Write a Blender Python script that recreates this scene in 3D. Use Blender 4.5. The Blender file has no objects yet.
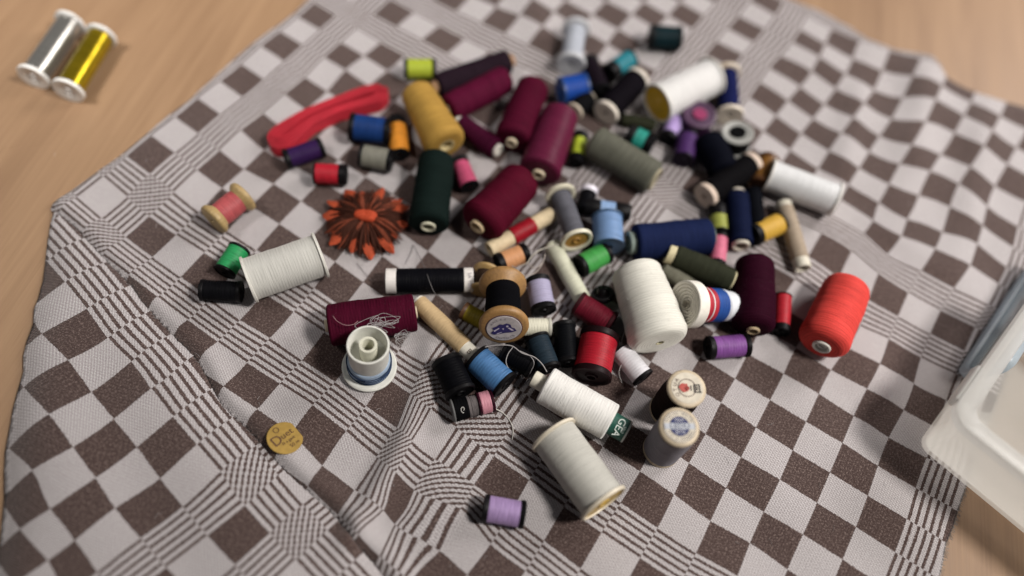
import bpy, math, random
import numpy as np
from mathutils import Vector, Matrix
random.seed(7); rng = np.random.RandomState(7)
sc = bpy.context.scene
C = sc.collection

# ------------------------------------------------------------------ camera (metres)
H = 0.385
F, PITCH, ROLL = 745.9, 1.0822, 0.18725
RW, RH = 1024, 576
cp, sp = math.cos(PITCH), math.sin(PITCH)
FWD = np.array([0, cp, -sp]); _r = np.array([1., 0, 0]); _u = np.cross(_r, FWD)
RIGHT = math.cos(ROLL)*_r + math.sin(ROLL)*_u
UP = -math.sin(ROLL)*_r + math.cos(ROLL)*_u
CAM = np.array([0, 0, H])

def ray(x, y):
    return FWD + (x-RW/2)/F*RIGHT - (y-RH/2)/F*UP
def at(x, y, z=0.0):
    d = ray(x, y); k = (z-H)/d[2]
    return CAM + d*k
def to_px(P):
    d = np.asarray(P)-CAM; zz = d@FWD
    return np.stack([RW/2+F*(d@RIGHT)/zz, RH/2-F*(d@UP)/zz], -1)
def depth(P):
    return float((np.asarray(P)-CAM)@FWD)

cd = bpy.data.cameras.new('camera'); cam = bpy.data.objects.new('camera', cd); C.objects.link(cam)
M = Matrix.Identity(4)
for i in range(3):
    M[i][0], M[i][1], M[i][2], M[i][3] = RIGHT[i], UP[i], -FWD[i], CAM[i]
cam.matrix_world = M
cd.sensor_width = 36; cd.lens = 36*F/RW; cd.clip_start = 0.01; cd.clip_end = 20
cd.dof.use_dof = True; cd.dof.focus_distance = depth(at(520, 405, 0.008)); cd.dof.aperture_fstop = 1.5
cd.dof.aperture_blades = 0
sc.camera = cam

# ------------------------------------------------------------------ node helpers
class NT:
    def __init__(s, name):
        s.m = bpy.data.materials.new(name); s.m.use_nodes = True
        s.t = s.m.node_tree; s.b = s.t.nodes['Principled BSDF']
    def n(s, typ, **kw):
        nd = s.t.nodes.new(typ)
        for k, v in kw.items(): setattr(nd, k, v)
        return nd
    def l(s, a, b): s.t.links.new(a, b)
    def val(s, sock, v):
        if isinstance(v, bpy.types.NodeSocket): s.l(v, sock)
        else: sock.default_value = v
    def math(s, op, a, b=None, c=None, clamp=False):
        nd = s.n('ShaderNodeMath', operation=op); nd.use_clamp = clamp
        for i, v in enumerate((a, b, c)):
            if v is not None: s.val(nd.inputs[i], v)
        return nd.outputs[0]
    def mix(s, f, a, b, mode='MIX'):
        nd = s.n('ShaderNodeMix', data_type='RGBA', blend_type=mode)
        s.val(nd.inputs[0], f)
        for i, v in ((6, a), (7, b)):
            if isinstance(v, tuple): v = (*v[:3], 1)
            s.val(nd.inputs[i], v)
        return nd.outputs[2]
    def noise(s, vec, scale, detail=2, rough=.5, dist=0):
        nd = s.n('ShaderNodeTexNoise'); s.l(vec, nd.inputs['Vector'])
        nd.inputs['Scale'].default_value = scale; nd.inputs['Detail'].default_value = detail
        nd.inputs['Roughness'].default_value = rough; nd.inputs['Distortion'].default_value = dist
        return nd.outputs[0]
    def mapping(s, vec, scale, rot=(0, 0, 0)):
        nd = s.n('ShaderNodeMapping'); s.l(vec, nd.inputs[0])
        nd.inputs['Scale'].default_value = scale; nd.inputs['Rotation'].default_value = rot
        return nd.outputs[0]
    def ramp(s, f, lo, hi):
        nd = s.n('ShaderNodeMapRange'); s.val(nd.inputs[0], f)
        nd.inputs[1].default_value = lo; nd.inputs[2].default_value = hi
        return nd.outputs[0]
    def bump(s, h, strength, dist, normal=None):
        nd = s.n('ShaderNodeBump'); s.l(h, nd.inputs['Height'])
        nd.inputs['Strength'].default_value = strength; nd.inputs['Distance'].default_value = dist
        if normal is not None: s.l(normal, nd.inputs['Normal'])
        s.l(nd.outputs[0], s.b.inputs['Normal']); return nd.outputs[0]
    def set(s, **kw):
        for k, v in kw.items(): s.val(s.b.inputs[k.replace('_', ' ')], v)
        return s

def V(c): return (c[0], c[1], c[2], 1)
_cache = {}
def deep(c):
    """dyed yarn and black plastic: the darkest colours are lowered further, putting crushed shadow contrast into the colour"""
    m = max(c); k = .38+.62*min(1, max(0, (m-.012)/.10)); return tuple(x*k for x in c)
def thread_mat(col, rough=.7, sheen=.35, metal=0., fine=1.0):
    key = ('t', tuple(col), rough, sheen, metal)
    if key in _cache: return _cache[key]
    t = NT('thread'); uv = t.n('ShaderNodeUVMap').outputs[0]
    oi = t.n('ShaderNodeObjectInfo')
    off = t.n('ShaderNodeVectorMath', operation='ADD'); t.l(uv, off.inputs[0])
    cmb = t.n('ShaderNodeCombineXYZ'); t.l(t.math('MULTIPLY', oi.outputs['Random'], 37.), cmb.inputs[2]); t.l(cmb.outputs[0], off.inputs[1])
    uvr = off.outputs[0]
    n1 = t.noise(t.mapping(uvr, (5, 1100*fine, 1), (0, 0, .0)), 1, 2)       # wound strands
    n1b = t.noise(t.mapping(uvr, (4, 420*fine, 1)), 1, 2, .6)
    sep = t.n('ShaderNodeSeparateXYZ'); t.l(uv, sep.inputs[0])
    sk = lambda s_: t.math('SINE', t.math('ADD', t.math('MULTIPLY', sep.outputs[1], 6.2832/.00155), t.math('ADD', t.math('MULTIPLY', sep.outputs[0], s_*6.2832*3), t.math('MULTIPLY', n1, 5.))))
    n1b = t.math('ADD', t.math('MULTIPLY', t.math('MAXIMUM', sk(1), sk(-1)), .35), t.math('MULTIPLY', n1b, .65))   # crossing laps
    n2 = t.noise(t.mapping(uvr, (3, 120, 1)), 1, 3)                        # laps of the winding
    n3 = t.noise(t.mapping(uvr, (160, 2200, 1)), 1, 1)                     # fibre fuzz
    a = t.math('ADD', t.math('MULTIPLY', t.ramp(n1, .28, .72), .45), t.math('MULTIPLY', t.ramp(n2, .2, .8), .26))
    a = t.math('ADD', a, t.math('MULTIPLY', t.ramp(n3, .3, .7), .2)); a = t.math('ADD', t.math('MULTIPLY', a, .78), t.math('MULTIPLY', t.ramp(n1b, .2, .75), .24))
    col = deep(col); lum = .3*col[0]+.6*col[1]+.1*col[2]; sheen = sheen*min(1, .06+lum*2.2)
    ct = 1 if lum < .3 else .45
    dk = tuple(c*(1-.45*ct) for c in col); lt = tuple(min(1, c*(1+.38*ct)+.001) for c in col)
    t.set(Base_Color=t.mix(a, dk, lt), Roughness=rough, Metallic=metal, Sheen_Weight=sheen, Sheen_Roughness=.5)
    t.b.inputs['Sheen Tint'].default_value = V([min(1, c*1.4+.03) for c in col])
    t.b.inputs['Specular IOR Level'].default_value = (.10 if rough > .55 else .24)*(.14+.86*min(1, lum*10))
    h = t.math('ADD', t.math('MULTIPLY', n1, .7), t.math('ADD', t.math('MULTIPLY', n2, .5), t.math('MULTIPLY', n1b, .5)))
    t.bump(h, .45 if not metal else .05, .0006)
    _cache[key] = t.m; return t.m
def plastic(col, rough=.35, trans=0., name='plastic'):
    key = ('p', tuple(col), rough, trans)
    if key in _cache: return _cache[key]
    t = NT(name); oc = t.n('ShaderNodeTexCoord').outputs['Object']; dark = max(col) < .06; col = deep(col) if dark else col
    t.b.inputs['Specular IOR Level'].default_value = .13 if dark else .5
    n = t.noise(oc, 300, 3); n2 = t.noise(oc, 1500, 2)
    t.set(Base_Color=t.mix(t.ramp(n, .3, .75), tuple(c*.86 for c in col), col), Roughness=t.math('ADD', rough-.06, t.math('MULTIPLY', n2, .14)))
    if trans: t.b.inputs['Transmission Weight'].default_value = trans; t.b.inputs['IOR'].default_value = 1.3
    t.bump(n, .12, .0004)
    _cache[key] = t.m; return t.m
def woodm(col, name='turned wood'):
    key = ('w', tuple(col))
    if key in _cache: return _cache[key]
    t = NT(name); oc = t.n('ShaderNodeTexCoord').outputs['Object']
    n = t.noise(t.mapping(oc, (900, 900, 60)), 1, 4, .6); n2 = t.noise(oc, 180, 3)
    a = t.math('ADD', t.math('MULTIPLY', t.ramp(n, .3, .7), .6), t.math('MULTIPLY', t.ramp(n2, .3, .7), .4))
    t.set(Base_Color=t.mix(a, tuple(c*.62 for c in col), tuple(c*1.15 for c in col)), Roughness=.5)
    t.bump(n, .25, .0003)
    _cache[key] = t.m; return t.m
def paperm(col, name='paper', amt=.14):
    key = ('pa', tuple(col))
    if key in _cache: return _cache[key]
    t = NT(name); oc = t.n('ShaderNodeTexCoord').outputs['Object']
    n = t.noise(oc, 420, 4); n2 = t.noise(oc, 90, 2)
    a = t.math('ADD', t.math('MULTIPLY', n, .6), t.math('MULTIPLY', n2, .5))
    t.set(Base_Color=t.mix(t.ramp(a, .3, .8), tuple(c*(1-2*amt) for c in col), tuple(min(1, c*1.06) for c in col)), Roughness=.75)
    t.bump(n, .2, .0003)
    _cache[key] = t.m; return t.m
def inkm(col):
    key = ('i', tuple(col))
    if key in _cache: return _cache[key]
    t = NT('printing ink'); oc = t.n('ShaderNodeTexCoord').outputs['Object']
    n = t.noise(oc, 900, 3)
    t.set(Base_Color=t.mix(t.ramp(n, .35, .8), col, tuple(min(1, c*1.35+.012) for c in col)), Roughness=.6)
    _cache[key] = t.m; return t.m

# ------------------------------------------------------------------ mesh helpers
def mk(name, verts, faces, mat, parent=None, uvs=None, sharp=38, mats=None, fm=None):
    me = bpy.data.meshes.new(name); me.from_pydata([tuple(map(float, v)) for v in verts], [], faces)
    for m in (mats or [mat]): me.materials.append(m)
    if uvs is not None:
        l = me.uv_layers.new(name='UVMap'); l.data.foreach_set('uv', np.asarray(uvs, dtype=np.float32).ravel())
    if fm is not None: me.polygons.foreach_set('material_index', fm)
    me.polygons.foreach_set('use_smooth', [True]*len(me.polygons))
    try: me.set_sharp_from_angle(angle=math.radians(sharp))
    except Exception: pass
    me.validate(); me.update()
    o = bpy.data.objects.new(name, me); C.objects.link(o)
    if parent is not None: o.parent = parent
    return o
def tag(o, label=None, cat=None, group=None, kind=None):
    if label: o['label'] = label
    if cat: o['category'] = cat
    if group: o['group'] = group
    if kind: o['kind'] = kind
    return o
def lathe(name, prof, mat, parent, t0, n=48, closed=False, wob=0., seed=0):
    """prof: (t along the axis, radius) pairs; the ends are capped when their radius is 0; closed joins last to first"""
    rs = np.random.RandomState(seed+11)
    ph = rs.uniform(0, 6.28, 6)
    verts, faces, uvs = [], [], []
    k = len(prof); cum = [0.]
    for i in range(1, k): cum.append(cum[-1]+math.hypot(prof[i][0]-prof[i-1][0], prof[i][1]-prof[i-1][1]))
    for i, (t, r) in enumerate(prof):
        jr = rs.normal(0, wob*.6)
        for j in range(n):
            a = 2*math.pi*j/n
            q = 1+wob*(math.sin(a+ph[0]+t*140)+.7*math.sin(2*a+ph[1]-t*230)+.5*math.sin(3*a+ph[2]+t*420))+jr
            verts.append((r*q*math.cos(a), r*q*math.sin(a), t+t0))
    rng_ = range(k if closed else k-1)
    for i in rng_:
        i2 = (i+1) % k
        for j in range(n):
            j2 = (j+1) % n
            faces.append((i*n+j, i*n+j2, i2*n+j2, i2*n+j))
            va, vb = cum[i], cum[i2] if i2 else cum[-1]+.001
            uvs += [(j/n, va), ((j+1)/n, va), ((j+1)/n, vb), (j/n, vb)]
    # outward winding: the polygon (t, r) may run either way
    area = 0
    for i in range(k):
        a, b = prof[i], prof[(i+1) % k]; area += a[0]*b[1]-b[0]*a[1]
    if area > 0:
        faces = [f[::-1] for f in faces]
        uvs = [uvs[4*(i//4)+3-i % 4] for i in range(len(uvs))]
    return mk(name, verts, faces, mat, parent, uvs)
def tube(name, pts, r, mat, parent=None, n=6, closed=False):
    P = [Vector(p) for p in pts]; k = len(P); verts, faces, uvs = [], [], []
    ref = Vector((.13, .21, .97)); L = 0
    for i, p in enumerate(P):
        a = P[max(i-1, 0)]; b = P[min(i+1, k-1)]; d = (b-a).normalized()
        x = d.cross(ref).normalized(); y = d.cross(x)
        for j in range(n):
            t = 2*math.pi*j/n; verts.append(p+(x*math.cos(t)+y*math.sin(t))*r)
    for i in range(k-1):
        for j in range(n):
            j2 = (j+1) % n
            faces.append((i*n+j, i*n+j2, (i+1)*n+j2, (i+1)*n+j))
            uvs += [(j/n, i*.002), ((j+1)/n, i*.002), ((j+1)/n, i*.002+.002), (j/n, i*.002+.002)]
    faces.append(tuple(range(n))[::-1]); uvs += [(0, 0)]*n
    faces.append(tuple((k-1)*n+j for j in range(n))); uvs += [(0, 0)]*n
    return mk(name, verts, faces, mat, parent, uvs)
def smooth(pts, n=8):
    """Catmull-Rom through points"""
    P = [np.array(p, float) for p in pts]; out = []
    for i in range(len(P)-1):
        a = P[i-1] if i else 2*P[0]-P[1]; b, c = P[i], P[i+1]
        d = P[i+2] if i+2 < len(P) else 2*P[-1]-P[-2]
        for j in range(n):
            t = j/n
            out.append(.5*((2*b)+(-a+c)*t+(2*a-5*b+4*c-d)*t*t+(-a+3*b-3*c+d)*t**3))
    out.append(P[-1]); return np.array(out)
def text_geo(body, size, res=3):
    cu = bpy.data.curves.new('lettering', 'FONT'); cu.body = body; cu.size = size; cu.align_x = 'CENTER'; cu.align_y = 'CENTER'
    cu.resolution_u = res
    o = bpy.data.objects.new('lettering', cu); C.objects.link(o)
    me = bpy.data.meshes.new_from_object(o.evaluated_get(bpy.context.evaluated_depsgraph_get()))
    bpy.data.objects.remove(o); bpy.data.curves.remove(cu)
    vs = [v.co.copy() for v in me.vertices]; fs = [tuple(p.vertices) for p in me.polygons]
    bpy.data.meshes.remove(me); return vs, fs
class Print:
    """flat printed marks gathered as one mesh in the plane of a face (x right, y up)"""
    def __init__(s): s.v, s.f = [], []
    def text(s, body, size, x=0, y=0, rot=0, sx=1.):
        vs, fs = text_geo(body, size); b = len(s.v); c, d = math.cos(rot), math.sin(rot)
        for v in vs: s.v.append((x+v.x*sx*c-v.y*d, y+v.x*sx*d+v.y*c, 0))
        s.f += [tuple(i+b for i in f) for f in fs]; return s
    def arc_text(s, body, size, R, a0, a1, outward=True):
        for i, ch in enumerate(body):
            a = a0+(a1-a0)*(i/max(1, len(body)-1))
            if ch != ' ': s.text(ch, size, R*math.cos(a), R*math.sin(a), a-math.pi/2 if outward else a+math.pi/2)
        return s
    def ring(s, R, w, a0=0, a1=2*math.pi, n=40, x=0, y=0):
        for i in range(n):
            p, q = a0+(a1-a0)*i/n, a0+(a1-a0)*(i+1)/n; b = len(s.v)
            for a, r in ((p, R-w), (p, R), (q, R), (q, R-w)): s.v.append((x+r*math.cos(a), y+r*math.sin(a), 0))
            s.f.append((b, b+3, b+2, b+1))
        return s
    def poly(s, pts):
        b = len(s.v); s.v += [(x, y, 0) for x, y in pts]; s.f.append(tuple(range(b, b+len(pts)))); return s
    def blob(s, x, y, r, j=.2, n=14, sx=1.):
        return s.poly([(x+sx*r*(1+random.uniform(-j, j))*math.cos(6.2832*i/n), y+r*(1+random.uniform(-j, j))*math.sin(6.2832*i/n)) for i in range(n)])
    def put(s, name, mat, parent, mw):
        o = mk(name, s.v, s.f, mat, None)
        o.parent = parent; bpy.context.view_layer.update()
        o.matrix_world = mw; return o
BOXC, BOXH, BOXT = (952, 415), .054, .0062
LIDA, LIDH = 76, .034
KEY, WIN, TOP, AMB, EXPO = 21, 1.5, 11, .06, 0
# ------------------------------------------------------------------ the checked cloth
W = .92; PER = 10+2*W
CLZ = .0020                                           # top of the cloth over the table
def gz(p, ex): return [(ex[0]+x/ex[2], ex[1]+y/ex[2], u, v) for x, y, u, v in p]
PA = [(895,552,9,6),(856,527,8,6),(817,503,7,6),(780,479.5,6,6),(741,457,5,6),(705.5,434,4,6),
(842.5,559.5,8,7),(803,534.5,7,7),(763.8,512,6,7),(726,488,5,7),(689,463,4,7),
(787.5,569.5,7,8),(750,543,6,8),(710.5,521,5,8),(674,494.5,4,8),(640,471.5,3,8),(696,553,5,9),(657.5,528,4,9),(737.5,576,6,9),
(494,456,0,9+W),(529,480,1,9+W),(564,506.6,2,9+W),(601.7,532.4,3,9+W),(640,558,4,9+W),(544,540.6,2,10+W),(580.6,568.7,3,10+W),
(721,402.5,4,5),(756,427.5,5,5),(735,378.75,4,4),(770,400,5,4),(806,421.75,6,4),(842.5,443,7,4),
(747.5,353.75,4,3),(783.75,373.75,5,3),(818.75,393.75,6,3),(853.75,416,7,3),(888.75,437.5,8,3),
(796,347.5,5,2),(831,370,6,2),(867,388.75,7,2),(903.75,410,8,2),(847.5,347.5,6,1),(880,363.75,7,1),(913.75,383.75,8,1),(946,400,9,1),
(888.75,338.75,7,0),(921,357.5,8,0),(860,326,6,0)]
PA += gz([(340,185,5,-1-2*W),(440,275,6,-1-2*W),(585,345,7,-1-2*W),(725,420,8,-1-2*W),(380,130,5,-2-2*W),(500,195,6,-2-2*W),
(645,250,7,-2-2*W),(795,320,8,-2-2*W),(915,400,9,-2-2*W),(405,55,5,-3-2*W),(525,125,6,-3-2*W),(675,180,7,-3-2*W),(825,230,8,-3-2*W),(950,330,9,-3-2*W)], (784,190,4.267))
U0 = -10-2*W
PA += [(x,y,u+U0,v) for x,y,u,v in [(357,28,0,0),(380.6,42.2,1,0),(340.8,42.2,0,1),(364,56,1,1),(324,57,0,2),(345.5,70,1,2),(305,77,0,3),(327,91.5,1,3),
(284.5,94,0,4),(306,110,1,4),(263,113,0,5),(240.6,130,0,6),(219.5,150,0,7),(197,170,0,8),(174,192,0,9),(264,150,1,6),(244,169,1,7),(222,188,1,8),(273.5,184,2,7),
(149,216,0,9+W),(176,235,1,9+W),(204,252.6,2,9+W),(125.5,237,0,10+W),(152.5,257,1,10+W),(180.6,277,2,10+W),(240,320,4,10+W),(270,338,5,10+W),(302,360,6,10+W),(335,382,7,10+W),(366,406,8,10+W),
(217.6,341.6,4,PER),(247,362.7,5,PER),(279.7,383.8,6,PER),(312.5,405,7,PER),(346,431,8,PER),(377,457,9,PER),(354,490,9,PER+1),(322,466,8,PER+1),(308,486,8,PER+2),(338,515,9,PER+2),(397,428,9,10+W)]]
# the pinched crossing of the double bands
PA += [(431,409,-1-W,9+W),(456,427,-W,9+W),(435,459,-W,10+W),(412,441,-1-W,10+W),(396,472,-1-W,PER),(414,490,-W,PER),(384,511,-1-W,PER+1),(394,524,-W,PER+1),
(461,509,0,PER),(474,485,0,10+W),(490.4,544,1,PER),(440,551,0,PER+1),(467,574.6,1,PER+1),(525.5,571,2,PER)]
# centres of dark cells in the rumpled upper right part: column c, k cells above the double band
for x,y,c,k in [(40,45,0,6),(185,50,1,7),(345,60,2,8),(500,15,3,9),(95,185,1,5),(255,185,2,6),(420,190,3,7),(600,115,4,8),(155,315,2,4),(330,315,3,5),(500,310,4,6),(690,230,5,7),
 (850,240,6,8),(235,460,3,3),(405,460,4,4),(585,420,5,5),(765,385,6,6),(920,370,7,7),(665,530,6,4),(825,535,7,5),(990,520,8,6),(1000,230,7,9)]:
    PA.append((784+x/4.267, 60+y/4.267, c+.5, -1-2*W-k+.5))
for x,y,c,k in [(320,50,4,2),(490,55,5,3),(420,200,5,1),(590,180,6,2),(770,155,7,3),(920,160,8,4),(690,330,7,1),(870,320,8,2)]:
    PA.append((784+x/4.267, 190+y/4.267, c+.5, -1-2*W-k+.5))
for x,y,c,k in [(769,98.5,0,4),(790,70,0,6),(810,43,0,8),(841,43,1,9),(650,15,-1-2*W-2,5),(613,15,-1-2*W-3,4),(571,13,-1-2*W-4,3),(538,11,-1-2*W-5,2),(501,20,-1-2*W-6,1),(623,43,-1-2*W-2,3),(591,44.5,-1-2*W-3,2),(547,42,-1-2*W-4,1)]:
    PA.append((x, y, c+.5, -1-2*W-k+.5))
PA += [(660,190,-W/2,-W/2)]
# the pleated flap at the lower left (its own run of the same weave)
UB = -1-2*W
PB = [(x,y,UB-i,PER+j) for i,j,x,y in [(0,0,220.3,471.5),(1,0,196.9,444.5),(2,0,173,416.6),(3,0,151,388.4),(4,0,131,361.5),(5,0,107.8,338),(6,0,86.7,308.7),(7,0,65,282),
(0,1,182.8,506.6),(1,1,160,478.5),(2,1,137,447),(3,1,113.7,419),(4,1,91.4,392),(5,1,68,360),(6,1,42,333.8),(0,2,140.6,538),(1,2,115.3,508),(2,2,95.6,478),(3,2,73,447),(4,2,49,414),(5,2,23.4,387),
(0,3,97.3,572),(1,3,74.5,540.6),(2,3,50,509),(3,3,32.3,470.3),(4,3,8,448),(1,4,48,560.5),(2,4,20,529)]]
PB += [(245,505.5,-1-W,PER),(270,533,-W,PER),(235,565,-W,PER+1),(207.5,535.5,-1-W,PER+1),
 (166,379,UB-3,PER-.35*W),(187.5,360,UB-3,PER-W)]

CREASE = [(52,209),(75,228),(101,256),(129,284),(147,308),(173,336),(199,363),(222,405),(250,432),(282,468),(303,488),(330,512),(362,551),(390,585),(430,640),(470,700)]
EDGE_L = [(50,208),(54,214),(48,240),(46,257),(43.5,281),(39,299),(35,309),(34,325),(28,341),(24,356),(24,372),(18,393),(14,408),(11,425),(6,453),(5,475),(5,498),(2,530),(-2,560),(-8,600),(-14,700)]
EDGE_B = [(100,720),(500,730),(905,700)]
EDGE_R = [(905,700),(930,610),(940.5,572),(945.5,544.5),(953,527),(958,509.5),(964,492),(985,430),(1008,365),(1033,300),(1058,225),(1082,150),(1086,134)]
EDGE_T = [(1086,134),(1060,119),(1024,107.5),(1003,102),(980,95),(960.5,86),(945.5,77.5),(940,67),(930,57.5),(918,55),(893,50),(868,40),(847.5,26),(819,10.5),(791,0),(700,-38),(600,-85),(478,-142),(440,-112),(380,-62),(308,0),(296,12),(275,28),(256,42),(233.6,60),(191,99),(168,116),(144.5,137),(121,156),(100,170),(50,208)]
def XY(l, z=CLZ): return np.array([at(x, y, z)[:2] for x, y in l])
def resample(P, step=.0012):
    out = []
    for a, b in zip(P[:-1], P[1:]):
        n = max(1, int(np.linalg.norm(b-a)/step))
        out += [a+(b-a)*i/n for i in range(n)]
    out.append(P[-1]); return np.array(out)
crease = resample(XY([tuple(p) for p in smooth(CREASE, 6)]))
outline = resample(XY(EDGE_L+EDGE_B+EDGE_R[1:]+EDGE_T[1:]))
def near(P, L):
    """distance of points P (n,2) to polyline samples L, index of the nearest sample"""
    d = np.full(len(P), 1e9); ix = np.zeros(len(P), int)
    for a in range(0, len(P), 6000):
        p = P[a:a+6000]
        for s in range(0, len(L), 400):
            D = (p[:, None, 0]-L[None, s:s+400, 0])**2+(p[:, None, 1]-L[None, s:s+400, 1])**2
            j = D.argmin(1); m = np.sqrt(D[np.arange(len(p)), j]); k = m < d[a:a+6000]
            d[a:a+6000][k] = m[k]; ix[a:a+6000][k] = j[k]+s
    return d, ix
def inside(P, poly):
    x, y = P[:, 0], P[:, 1]; r = np.zeros(len(P), bool); q = poly[::4]; n = len(q)
    for i in range(n):
        a, b = q[i], q[(i+1) % n]
        c = (a[1] > y) != (b[1] > y)
        with np.errstate(divide='ignore', invalid='ignore'):
            xi = (b[0]-a[0])*(y-a[1])/(b[1]-a[1])+a[0]
        r ^= c & (x < xi)
    return r
ridge = resample(XY([tuple(p) for p in smooth([(432,352),(424,392),(412,425),(398,456),(381,487),(362,520),(352,540)], 6)]))
edge_left = resample(XY([tuple(p) for p in smooth(EDGE_L[2:], 4)]))
def sideB(P):
    """True where a point lies on the flap's side of the crease"""
    d, ix = near(P, crease); i2 = np.clip(ix, 1, len(crease)-2)
    T = crease[i2+1]-crease[i2-1]; D = P-crease[ix]
    return (T[:, 0]*D[:, 1]-T[:, 1]*D[:, 0]) < 0, d
def height(P):
    P = np.atleast_2d(np.asarray(P, float)); X, Y = P[:, 0], P[:, 1]
    B, dc = sideB(P)
    h = np.zeros(len(P))
    dl, _ = near(P, edge_left); dr, _ = near(P, ridge)
    bul = .0075*(1-np.exp(-(dc/.009)**1.3))*(1-np.exp(-(dl/.012)**1.5))
    h += np.where(B, bul, .0030*np.exp(-((dc-.006)/.0055)**2)*(1-np.exp(-(dc/.0018)**2)))
    h += .0052*np.exp(-(dr/.0075)**2)
    def wave(p, q, amp, wid):
        a, b = at(*p)[:2], at(*q)[:2]; t = b-a; L = np.linalg.norm(t); t = t/L; nrm = np.array([-t[1], t[0]])
        s = (P-a)@t; d = (P-a)@nrm
        return amp*np.exp(-(d/wid)**2)/(1+np.exp(-(s+.0)/.02))/(1+np.exp((s-L)/.02))
    h += wave((930,45),(905,180),.0055,.014)+wave((862,78),(835,190),.0035,.010)+wave((985,110),(960,240),.004,.012)+wave((520,-10),(545,60),.004,.012)
    h += wave((855,215),(905,250),.003,.009)+wave((905,375),(855,440),.0022,.008)+wave((225,270),(330,340),.0018,.008)
    h += .0005*(np.sin(X*61+Y*37)+np.sin(X*33-Y*71+1)+np.sin(X*95+Y*88+2))+.0008
    return np.maximum(h, 0)
def ground(x, y): return CLZ+float(height([(x, y)])[0])

def tps_fit(P, Q, lam):
    n = len(P); d = np.linalg.norm(P[:, None]-P[None], axis=2)
    K = np.where(d > 0, d*d*np.log(d+1e-12), 0)
    A = np.zeros((n+3, n+3)); A[:n, :n] = K+lam*np.eye(n); A[:n, n] = 1; A[:n, n+1:] = P; A[n:, :n] = A[:n, n:].T
    return np.linalg.solve(A, np.vstack([Q, np.zeros((3, 2))]))
def tps_eval(P0, w, P):
    out = np.zeros((len(P), 2)); n = len(P0)
    for s in range(0, len(P), 4000):
        p = P[s:s+4000]; d = np.linalg.norm(p[:, None]-P0[None], axis=2)
        K = np.where(d > 0, d*d*np.log(d+1e-12), 0)
        out[s:s+4000] = K@w[:n]+w[n]+p@w[n+1:]
    return out
def on_cloth(x, y):
    z = CLZ
    for _ in range(4):
        p = at(x, y, z); z = ground(p[0], p[1])
    return p[:2]
def fitpatch(PT, lam):
    P = np.array([on_cloth(x, y) for x, y, _, _ in PT])*20; Q = np.array([(u, v) for _, _, u, v in PT])
    return P, tps_fit(P, Q, lam)
fA, fB = fitpatch(PA, .004), fitpatch(PB, .004)

STEP = .0018
lo, hi = outline.min(0)-.004, outline.max(0)+.004
nx, ny = int((hi[0]-lo[0])/STEP), int((hi[1]-lo[1])/STEP)
gx, gy = np.meshgrid(lo[0]+np.arange(nx)*STEP, lo[1]+np.arange(ny)*STEP)
G = np.stack([gx.ravel(), gy.ravel()], 1)
idx = np.arange(nx*ny).reshape(ny, nx)
quads = np.stack([idx[:-1, :-1], idx[:-1, 1:], idx[1:, 1:], idx[1:, :-1]], -1).reshape(-1, 4)
quads = quads[inside(G[quads].mean(1), outline)]
cnt = {}
for q in quads:
    for a, b in ((0, 1), (1, 2), (2, 3), (3, 0)):
        e = (min(q[a], q[b]), max(q[a], q[b])); cnt[e] = cnt.get(e, 0)+1
bv = np.array(sorted({v for e, c in cnt.items() if c == 1 for v in e}))
_, io = near(G[bv], outline); G[bv] = outline[io]
used_v = np.unique(quads); remap = -np.ones(nx*ny, int); remap[used_v] = np.arange(len(used_v))
G = G[used_v]; quads = remap[quads]
# cut the cells the fold runs through, so both sides of the fold get a clean edge of their own
Bs, dc = sideB(G); sd_ = np.where(Bs, -1, 1)*np.maximum(dc, 2e-5)
sides = sd_[quads] < 0; nB = sides.sum(1)
faces = [tuple(map(int, q)) for q in quads[nB == 0]]; fB_side = [False]*len(faces)
facesB = [tuple(map(int, q)) for q in quads[nB == 4]]
newP, cutA = [], {}
def cut(a, b):
    k = (min(a, b), max(a, b))
    if k not in cutA:
        t = sd_[k[0]]/(sd_[k[0]]-sd_[k[1]]); newP.append(G[k[0]]+(G[k[1]]-G[k[0]])*t); cutA[k] = len(G)+len(newP)-1
    return cutA[k]
fa, fb = [], []
for q in quads[(nB > 0) & (nB < 4)]:
    for tri in ((q[0], q[1], q[2]), (q[0], q[2], q[3])):
        A_, B_ = [], []
        for i in range(3):
            a, b = int(tri[i]), int(tri[(i+1) % 3])
            (B_ if sd_[a] < 0 else A_).append(a)
            if (sd_[a] < 0) != (sd_[b] < 0):
                c_ = cut(a, b); A_.append(c_); B_.append(c_)
        if len(A_) >= 3: fa.append(tuple(A_))
        if len(B_) >= 3: fb.append(tuple(B_))
nG = len(G); G = np.vstack([G, np.array(newP), np.array(newP)]); nN = len(newP)         # fold vertices twice: right sheet, flap
fb = [tuple(v+nN if v >= nG else v for v in f) for f in fb]
faces += fa; nA = len(faces); faces += facesB+fb
vB = np.concatenate([sd_ < 0, np.zeros(nN, bool), np.ones(nN, bool)]); dcv = np.concatenate([dc, np.zeros(2*nN)])
Z = CLZ+height(G)
d_out, _ = near(G, outline)
Z -= (Z-CLZ)*np.exp(-(d_out/.003)**2)*.55
Z += np.where(vB,   .0006*np.exp(-(dcv/.005)**2), -.0001*np.exp(-(dcv/.004)**2))*(1-np.exp(-(d_out/.006)**2))
uvA, uvB = tps_eval(fA[0], fA[1], G*20), tps_eval(fB[0], fB[1], G*20)
uvB[:, 1] += 6*PER                                     # same weave, a whole number of repeats further on
luv = [uvA[v] for f in faces[:nA] for v in f]+[uvB[v] for f in faces[nA:] for v in f]

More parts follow.
